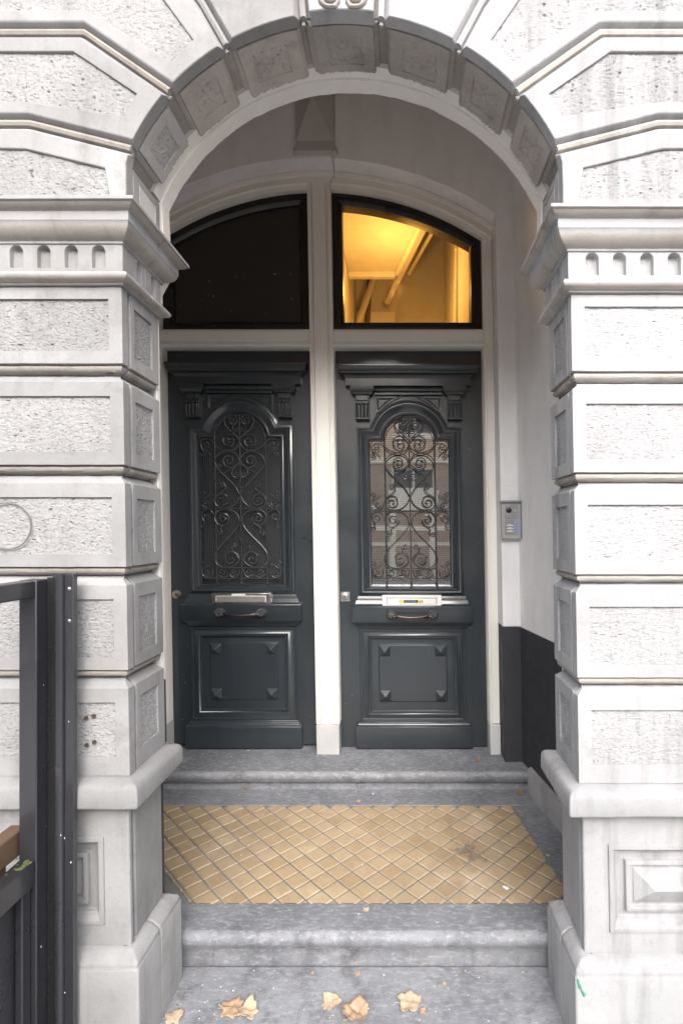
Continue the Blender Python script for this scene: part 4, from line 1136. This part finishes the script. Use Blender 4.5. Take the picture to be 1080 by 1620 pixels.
post = empty('gate_post', (-.985, 1.46, 0), 'black steel post bolted to the left pier, carrying the gate', 'post')
mb = MB()                       # rounded channel
ring = [(-.967, 1.436), (-.967, 1.421), (-.964, 1.417), (-.959, 1.415), (-.952, 1.415), (-.947, 1.417), (-.944, 1.421), (-.944, 1.436)]
mb.loft([[(x, y, 0) for x, y in ring], [(x, y, 1.560) for x, y in ring]], True, True, True); build(mb, 'channel', STEEL_P, post, leaned=False, smooth=60)
G(-.9435, -.919, 1.428, 1.438, 0, 1.560, 'flange', .001, STEEL_P, post)
G(-.984, -.919, 1.4385, 1.4465, 0, 1.563, 'back_plate', .001, STEEL_P, post)
G(-.9885, -.9675, 1.423, 1.435, .02, 1.552, 'gap_shade', 0, BLACK, post)  # black strip added for the shade in the gap between stile and post
for z in (1.520, 1.430, .10):
    mb = MB(); mb.sphere((-.930, 1.4275, z), .0055, 10, 6, 1, .6, 1); build(mb, 'bolt', NICKEL, post, leaned=False)
mb = MB(); mb.box(-1.095, -1.048, .30, 1.43, .79, .858)
beam = build(mb, 'wooden_rail', WOOD, None, bevel=.004, leaned=False)
tag(beam, 'weathered brown timber rail seen behind the black gate', 'rail')
for yy in (.5, 1.3):
    mb = MB(); mb.box(-1.09, -1.053, yy, yy + .06, 0, .7895); build(mb, 'support', WOOD, beam, bevel=.003, leaned=False)

# =================================================================== FALLEN LEAVES
def leaf(x, y, z, size, rot, mat, label, lobes=5, curl=.35, seed=0, asp=1.0):
    rr = random.Random(seed); mb = MB(); n = 40
    def rad(a):
        r = .78 + .22 * abs(math.cos(lobes * a / 2)) ** .8
        r *= 1 + .42 * noise.noise((math.cos(a) * 2, math.sin(a) * 2, seed)) + .06 * math.sin(13 * a + seed)
        return r
    rings = []
    for k in range(1, 7):
        f = k / 6; row = []
        for i in range(n):
            a = 2 * math.pi * i / n; r = size * rad(a) * f
            u, v = r * math.cos(a), r * math.sin(a) * asp
            hgt = curl * size * (.55 * (u / size) ** 2 - .35 * (v / size) ** 2 * math.sin(seed) + .35 * noise.noise((u / size * 2.2, v / size * 2.2, seed + 5)) + .10 * abs(math.sin(lobes * a / 2)) * f)
            row.append([u, v, hgt])
        rings.append(row)
    lo = min(p[2] for r in rings for p in r)
    c, s_ = math.cos(rot), math.sin(rot)
    X = lambda p: (x + p[0] * c - p[1] * s_, y + p[0] * s_ + p[1] * c, z + .0015 + p[2] - lo)
    idx = mb.loft([[X(p) for p in r] for r in rings])
    ce = mb.vert(X([0, 0, sum(p[2] for p in rings[0]) / n]))
    for i in range(n): mb.f.append((idx[0][i], idx[0][(i + 1) % n], ce))
    if size > .02:
        st = [X([0, 0, rings[0][0][2] + .001]), X([-size * .6, 0, rings[3][n // 2][2] + .002]), X([-size * 1.15, size * .12, curl * size * .4])]
        mb.tube(st, [.0009, .0011, .0009], 5)
    o = build(mb, 'fallen_leaf', mat, None, smooth=80, leaned=False)
    tag(o, label, 'leaf', 'dry leaves on the steps')
    m = o.modifiers.new('thickness', 'SOLIDIFY'); m.thickness = .0006
    return o
def on(px, py, z):
    Y = 806 * (ZC - z) / (py - 840); return ((px - 635) * Y / 806, Y)
L = [(366, 1597, ZS, .030, .3, LEAF, 'torn tan leaf, the left half of a pair near the lower left', 5, .4, 1),
     (391, 1601, ZS, .029, 1.3, LEAF_P, 'pale pointed leaf resting against the torn tan one at lower left', 3, .5, 2),
     (524, 1587, ZS, .026, 2.2, LEAF_P, 'pale triangular leaf near the middle of the lowest step', 3, .45, 3),
     (562, 1606, ZS, .036, 1.0, LEAF, 'curled tan leaf at the bottom edge, just right of the pale triangular leaf', 3, .7, 4),
     (648, 1589, ZS, .032, .2, LEAF_P, 'broad pale leaf on the right half of the lowest step', 5, .4, 5),
     (668, 1602, ZS, .013, .9, LEAF, 'small tan fragment touching the broad pale leaf', 4, .5, 6),
     (276, 1611, ZS, .022, .5, LEAF_P, 'bleached leaf scrap beside the left pier base on the lowest step', 5, .4, 7),
     (565, 1541, ZS, .010, .2, LEAF, 'tiny tan leaf crumb against the middle of the riser', 4, .5, 8),
     (494, 1541, ZS, .007, 1.2, LEAF, 'tiniest crumb by the riser, left of the other crumb', 4, .5, 9),
     (703, 1558, ZS, .008, 2.2, LEAF, 'lone brown crumb on the right half of the lowest step', 4, .5, 10),
     (579, 1440, ZL, .012, .6, LEAF_P, 'cream leaf chip on the rounded edge of the porch step', 4, .3, 11),
     (388, 1249, ZL, .013, .2, LEAF_B, 'brown leaf scrap below the left door step', 4, .5, 12),
     (566, 1269, ZL, .012, .9, LEAF, 'orange scrap where the tiles meet the rear stone border', 4, .6, 13),
     (822, 1256, ZL, .017, .4, LEAF_B, 'russet leaf in the rear right corner of the porch floor', 4, .6, 14),
     (756, 1203, ZT, .020, .1, LEAF_B, 'curled russet leaf on the door step near the right jamb', 3, .9, 15),
     (818, 1341, ZL, .014, .3, LEAF, 'tan leaf scrap on the tiles at the right', 5, .4, 16),
     (667, 1312, ZL, .008, .3, LEAF_P, 'pale chip in the middle of the tiled floor', 4, .3, 18),
     (866, 1354, ZL, .008, .9, LEAF_P, 'yellow chip on the dark border by the right pier', 4, .3, 17)]
for px, py, z, s_, rot, mt, lab, lo_, cu_, sd_ in L:
    X_, Y_ = on(px, py, z); leaf(X_, Y_, z, s_ * (1.22 if s_ > .02 else 1), rot, mt, lab, lo_, cu_, sd_)
# crumbled leaf litter lying along the risers and in the corners
rr = random.Random(21); mb = MB()
for k in range(90):
    g_ = rr.random()
    if g_ < .4: z = ZS; X_, Y_ = rr.uniform(-.74, .46), 1.80 - abs(rr.gauss(0, .03))
    elif g_ < .55: z = ZS; s1 = rr.choice((-1, 1)); X_, Y_ = (-.135 + s1 * .60 - s1 * abs(rr.gauss(0, .02))), rr.uniform(1.55, 1.78)
    elif g_ < .8: z = ZL; X_, Y_ = rr.uniform(-1.1, .62), 2.752 - abs(rr.gauss(0, .02))
    elif g_ < .9: z = ZL; Y_ = rr.uniform(2.0, 2.7); X_ = XR0 + (YW - Y_) * .168 - .03 - abs(rr.gauss(0, .02))
    else: z = ZT; X_, Y_ = rr.uniform(-1.2, .5), rr.uniform(2.80, 2.97)
    r = rr.uniform(.0015, .0045); a0 = rr.uniform(0, 6.28); m_ = rr.randint(4, 6)
    mb.f.append(tuple(mb.ring([(X_ + r * rr.uniform(.6, 1.3) * math.cos(a0 + 2 * math.pi * i / m_), Y_ + r * rr.uniform(.6, 1.3) * math.sin(a0 + 2 * math.pi * i / m_), z + .0008 + rr.uniform(0, .0016)) for i in range(m_)])))
tag(build(mb, 'leaf_litter', LEAF_B, leaned=False, smooth=0), kind='stuff')
# white droppings and grit
rr = random.Random(9); mb = MB()
for k in range(150):
    z = rr.choice([ZS, ZS, ZL, ZL, ZT]); 
    if z == ZS: X_, Y_ = rr.uniform(-.7, .45), rr.uniform(1.5, 1.78)
    elif z == ZL: X_, Y_ = rr.uniform(-.9, .6), rr.uniform(1.80, 2.75)
    else: X_, Y_ = rr.uniform(-1.2, .6), rr.uniform(2.74, 2.95)
    mb.sphere((X_, Y_, z + .0006), rr.uniform(.0008, .0026), 6, 4, 1, 1, .5)
for px, py, z, s_ in ((801, 1405, ZL, .010), (797, 1403, ZL, .007), (590, 1256, ZL, .006), (393, 1187, ZT, .006), (712, 1192, ZT, .005)):
    X_, Y_ = on(px, py, z); mb.sphere((X_, Y_, z + .001), s_, 8, 5, 1, .8, .35)
tag(build(mb, 'grit', PALE, leaned=False), kind='stuff')

# =================================================================== STAIRWELL BEHIND THE RIGHT FANLIGHT
hall = tag(bpy.data.objects.new('stairwell_wall', None), kind='structure'); COL.objects.link(hall)
HALL = paint_mat('hall_paint', (.70, .66, .58), .6, (.5, .45, .38), .1, .1, 30)
HX0, HX1, HY1 = -.44, .41, 4.95
mb = MB(); mb.box(HX0 - .1, HX0, 3.11, HY1, .3, 6.0); build(mb, 'side_wall', HALL, hall, leaned=False)
mb = MB(); mb.box(HX1, HX1 + .1, 3.11, HY1, .3, 6.0); build(mb, 'side_wall', HALL, hall, leaned=False)
mb = MB(); mb.box(HX0 - .1, HX1 + .1, HY1, HY1 + .1, .3, 6.0); build(mb, 'end_wall', HALL, hall, leaned=False)
mb = MB(); mb.box(HX0 - .1, HX1 + .1, 3.14, HY1 + .1, .2, .3); build(mb, 'floor', WOOD, hall, leaned=False)
mb = MB(); mb.box(HX0 - .1, HX1 + .1, 3.14, HY1 + .1, 6.0, 6.1); build(mb, 'ceiling', HALL, hall, leaned=False)
mb = MB(); mb.box(-1.6, 1.2, 3.145, 3.20, 3.80, 6.1); build(mb, 'end_wall', HALL, hall, leaned=False)
stair = empty('staircase', (0, 4.2, .3), 'yellow lit underside of a stair landing seen through the right fanlight', 'stairs')
q4 = [(HX0 + .002, 3.205), (.19, 3.205), (.121, 3.484), (-.05, 4.195), (HX0 + .002, 4.195)]
mb = MB(); mb.loft([[(x, y, 3.80) for x, y in q4], [(x, y, 3.90) for x, y in q4]], True, True, True); build(mb, 'landing_soffit', HALL, stair, leaned=False, bevel=.004)
mb = MB(); mb.box(HX0 + .003, -.052, 4.15, 4.20, 3.755, 3.799); build(mb, 'trim', HALL, stair, leaned=False, bevel=.004)
def dirp(px, py, Y): return ((px - .017 * (py - 840) - 635) * Y / 806, Y, ZC + (840 - py) * Y / 806)
mb = MB(); mb.tube([dirp(621, 433, 4.15), dirp(661, 346, 3.45)], .022, 8); build(mb, 'stringer', HALL, stair, leaned=False)
PIPE = paint_mat('pipe_paint', (.62, .56, .47), .4, (.4, .35, .3), .1, .05, 30)
for a, b_, r, lab in (((607, 476, 4.6), (668, 348, 3.6), .026, 'thicker painted pipe slanting up below the stair landing'), ((640, 432, 4.4), (690, 340, 3.7), .016, 'thinner painted pipe slanting up beside the thick one')):
    mb = MB(); mb.tube([dirp(*a), dirp(*b_)], r, 10); mb.sphere(dirp(*a), r * 1.25, 10, 6)
    tag(build(mb, 'pipe', PIPE, leaned=False), lab, 'pipe', 'painted pipes in the stairwell')
mb = MB(); mb.tube([dirp(715, 350, 3.72), dirp(715, 520, 3.72)], .016, 10)
for py in (395, 468): mb.sphere(dirp(715, py, 3.72), .022, 8, 5)
tag(build(mb, 'pipe', PIPE, leaned=False), 'upright painted pipe on the right stairwell wall', 'pipe', 'painted pipes in the stairwell')
for k, (a, b_) in enumerate((((560, 515, 4.7), (590, 425, 4.7)), ((575, 515, 4.8), (578, 425, 4.8)))):
    mb = MB(); mb.tube([dirp(*a), dirp(*b_)], .03, 6); build(mb, 'baluster', WOOD if k else PIPE, stair, leaned=False)
mb = MB(); mb.box(HX0 + .01, -.06, 4.80, 4.88, 3.0, 3.75); build(mb, 'upper_string', HALL, stair, leaned=False, bevel=.005)
# the lit lamp
lamp = empty('ceiling_lamp', (-.045, 3.36, 3.74), 'small round lit lamp on the stairwell soffit', 'lamp')
em, nt, b = nm('lamp_glow'); b.inputs['Emission Color'].default_value = (1, .74, .32, 1); b.inputs['Emission Strength'].default_value = 6; b.inputs['Base Color'].default_value = (.9, .8, .6, 1)
mb = MB(); mb.tube([(-.045, 3.36, 3.799), (-.045, 3.36, 3.785)], .055, 20); build(mb, 'lamp_ring', HALL, lamp, leaned=False)
mb = MB(); mb.tube([(-.045, 3.36, 3.785), (-.045, 3.36, 3.775), (-.045, 3.36, 3.770)], [.042, .042, .02], 20); build(mb, 'bulb', em, lamp, leaned=False)
pl = bpy.data.lights.new('hall_light', 'POINT'); pl.energy = 4.6; pl.color = (1, .47, .095); pl.shadow_soft_size = .06
po = bpy.data.objects.new('hall_light', pl); COL.objects.link(po); po.location = (-.045, 3.66, 3.42)
# dark room behind the other door
mb = MB(); mb.box(-1.7, HX0 - .102, 3.30, 3.36, .3, 4.2); tag(build(mb, 'dark_room_wall', DADO, leaned=False), kind='structure')

# =================================================================== HOUSES ACROSS THE STREET (mirrored in the glass)
def brick_mat(name, a, b_, mortar):
    m, nt, b = nm(name)
    br = N(nt, 'ShaderNodeTexBrick', Scale=1.0); br.inputs['Brick Width'].default_value = .22; br.inputs['Row Height'].default_value = .065; br.inputs['Mortar Size'].default_value = .006
    br.inputs['Color1'].default_value = (*a, 1); br.inputs['Color2'].default_value = (*b_, 1); br.inputs['Mortar'].default_value = (*mortar, 1)
    g = nt.nodes.new('ShaderNodeNewGeometry'); sep = nt.nodes.new('ShaderNodeSeparateXYZ'); cmb = nt.nodes.new('ShaderNodeCombineXYZ')
    nt.links.new(g.outputs['Position'], sep.inputs[0]); nt.links.new(sep.outputs[0], cmb.inputs[0]); nt.links.new(sep.outputs[2], cmb.inputs[1]); nt.links.new(cmb.outputs[0], br.inputs['Vector'])
    nt.links.new(br.outputs['Color'], b.inputs['Base Color']); b.inputs['Roughness'].default_value = .85
    return m
BRK = brick_mat('brick_tan', (.66, .48, .32), (.58, .41, .26), (.6, .54, .46))
BRK2 = brick_mat('brick_brown', (.46, .35, .27), (.38, .28, .21), (.42, .38, .34))
CREAM = paint_mat('cream_paint', (.85, .79, .66), .5, (.5, .45, .35), .1, .05, 10)
DGL = glass_mirror('house_glass', .05, (.03, .03, .035))
YH = -11.0
def house(x0, x1, hgt, bm_, label, wins, door=None):
    root = empty('brick_house', ((x0 + x1) / 2, YH - 2, 0), label, 'house', 'houses across the street'); root.location = ((x0 + x1) / 2, YH - 2, 0)
    holes = [[(a, z0), (b_, z0), (b_, z1), (a, z1)] for a, b_, z0, z1 in wins]
    mpf = lambda u, v, d: (u, YH - d, v)
    mb = MB(); mb.prism([(x0, -.1), (x1, -.1), (x1, hgt), (x0, hgt)], holes, mpf, 0, .3, False)
    mb.box(x0, x1, YH - 4, YH - .301, -.1, hgt); build(mb, 'wall', bm_, root, leaned=False, smooth=0)
    for a, b_, z0, z1 in wins:
        mb = MB(); t = .09
        mb.prism([(a, z0), (b_, z0), (b_, z1), (a, z1)], [[(a + t, z0 + t), ((a + b_) / 2 - .03, z0 + t), ((a + b_) / 2 - .03, z1 - t), (a + t, z1 - t)], [((a + b_) / 2 + .03, z0 + t), (b_ - t, z0 + t), (b_ - t, z1 - t), ((a + b_) / 2 + .03, z1 - t)]], mpf, .06, .14)
        w = build(mb, 'window', CREAM, root, leaned=False, smooth=0)
        mb = MB(); mb.box(a + .01, b_ - .01, YH - .20, YH - .16, z0 + .01, z1 - .01); build(mb, 'pane', DGL, w, leaned=False, smooth=0)
        mb = MB(); mb.box(a - .1, b_ + .1, YH - .05, YH + .09, z0 - .12, z0 - .005); build(mb, 'sill', CREAM, w, leaned=False, smooth=0)
    mb = MB(); mb.box(x0, x1, YH - .1, YH + .14, 3.95, 4.15); build(mb, 'band', CREAM, root, leaned=False, smooth=0)
    mb = MB(); mb.box(x0, x1, YH - .1, YH + .3, hgt - .4, hgt + .1); build(mb, 'cornice', CREAM, root, leaned=False, smooth=0)
    return root
hs_ = house(-4.0, 4.2, 7.0, BRK, 'tan brick house with cream window bands straight across the street', [(-3.4, -1.6, .9, 3.6), (2.2, 3.7, .9, 3.6), (-.35, 1.15, 3.05, 3.85), (-3.2, -1.9, 4.7, 6.2), (-.2, 1.1, 4.9, 6.2), (2.2, 3.5, 4.7, 6.2)])
mb = MB(); mb.box(-1.5, 2.1, YH - .02, YH + .03, 0, 2.35); mb.box(-1.5, -.35, YH - .02, YH + .03, 2.35, 3.94); mb.box(1.15, 2.1, YH - .02, YH + .03, 2.35, 3.94); build(mb, 'shopfront', BRK2, hs_, leaned=False, smooth=0)
mb = MB(); mb.box(-.40, 1.2, YH - .02, YH + .10, 2.38, 3.04); build(mb, 'cream_panel', CREAM, hs_, leaned=False, smooth=0)
for a in (-.40, .95):
    mb = MB(); mb.box(a, a + .2, YH + .03, YH + .12, 0, 2.378); build(mb, 'pilaster', CREAM, hs_, leaned=False, smooth=0)
mb = MB(); mb.box(-1.5, 2.1, YH + .032, YH + .07, 1.70, 1.85); mb.box(-1.5, 2.1, YH + .032, YH + .09, 1.18, 1.30); build(mb, 'ledge', CREAM, hs_, leaned=False, smooth=0)
house(-13, -4.02, 7.3, BRK2, 'brown brick house farther left across the street', [(a, a + 1.4, z, z + 1.9) for a in (-12, -9.5, -7) for z in (1.2, 4.4)])
house(4.22, 13, 6.8, BRK2, 'brown brick house farther right across the street', [(a, a + 1.4, z, z + 1.9) for a in (5.2, 7.8, 10.4) for z in (1.2, 4.4)])
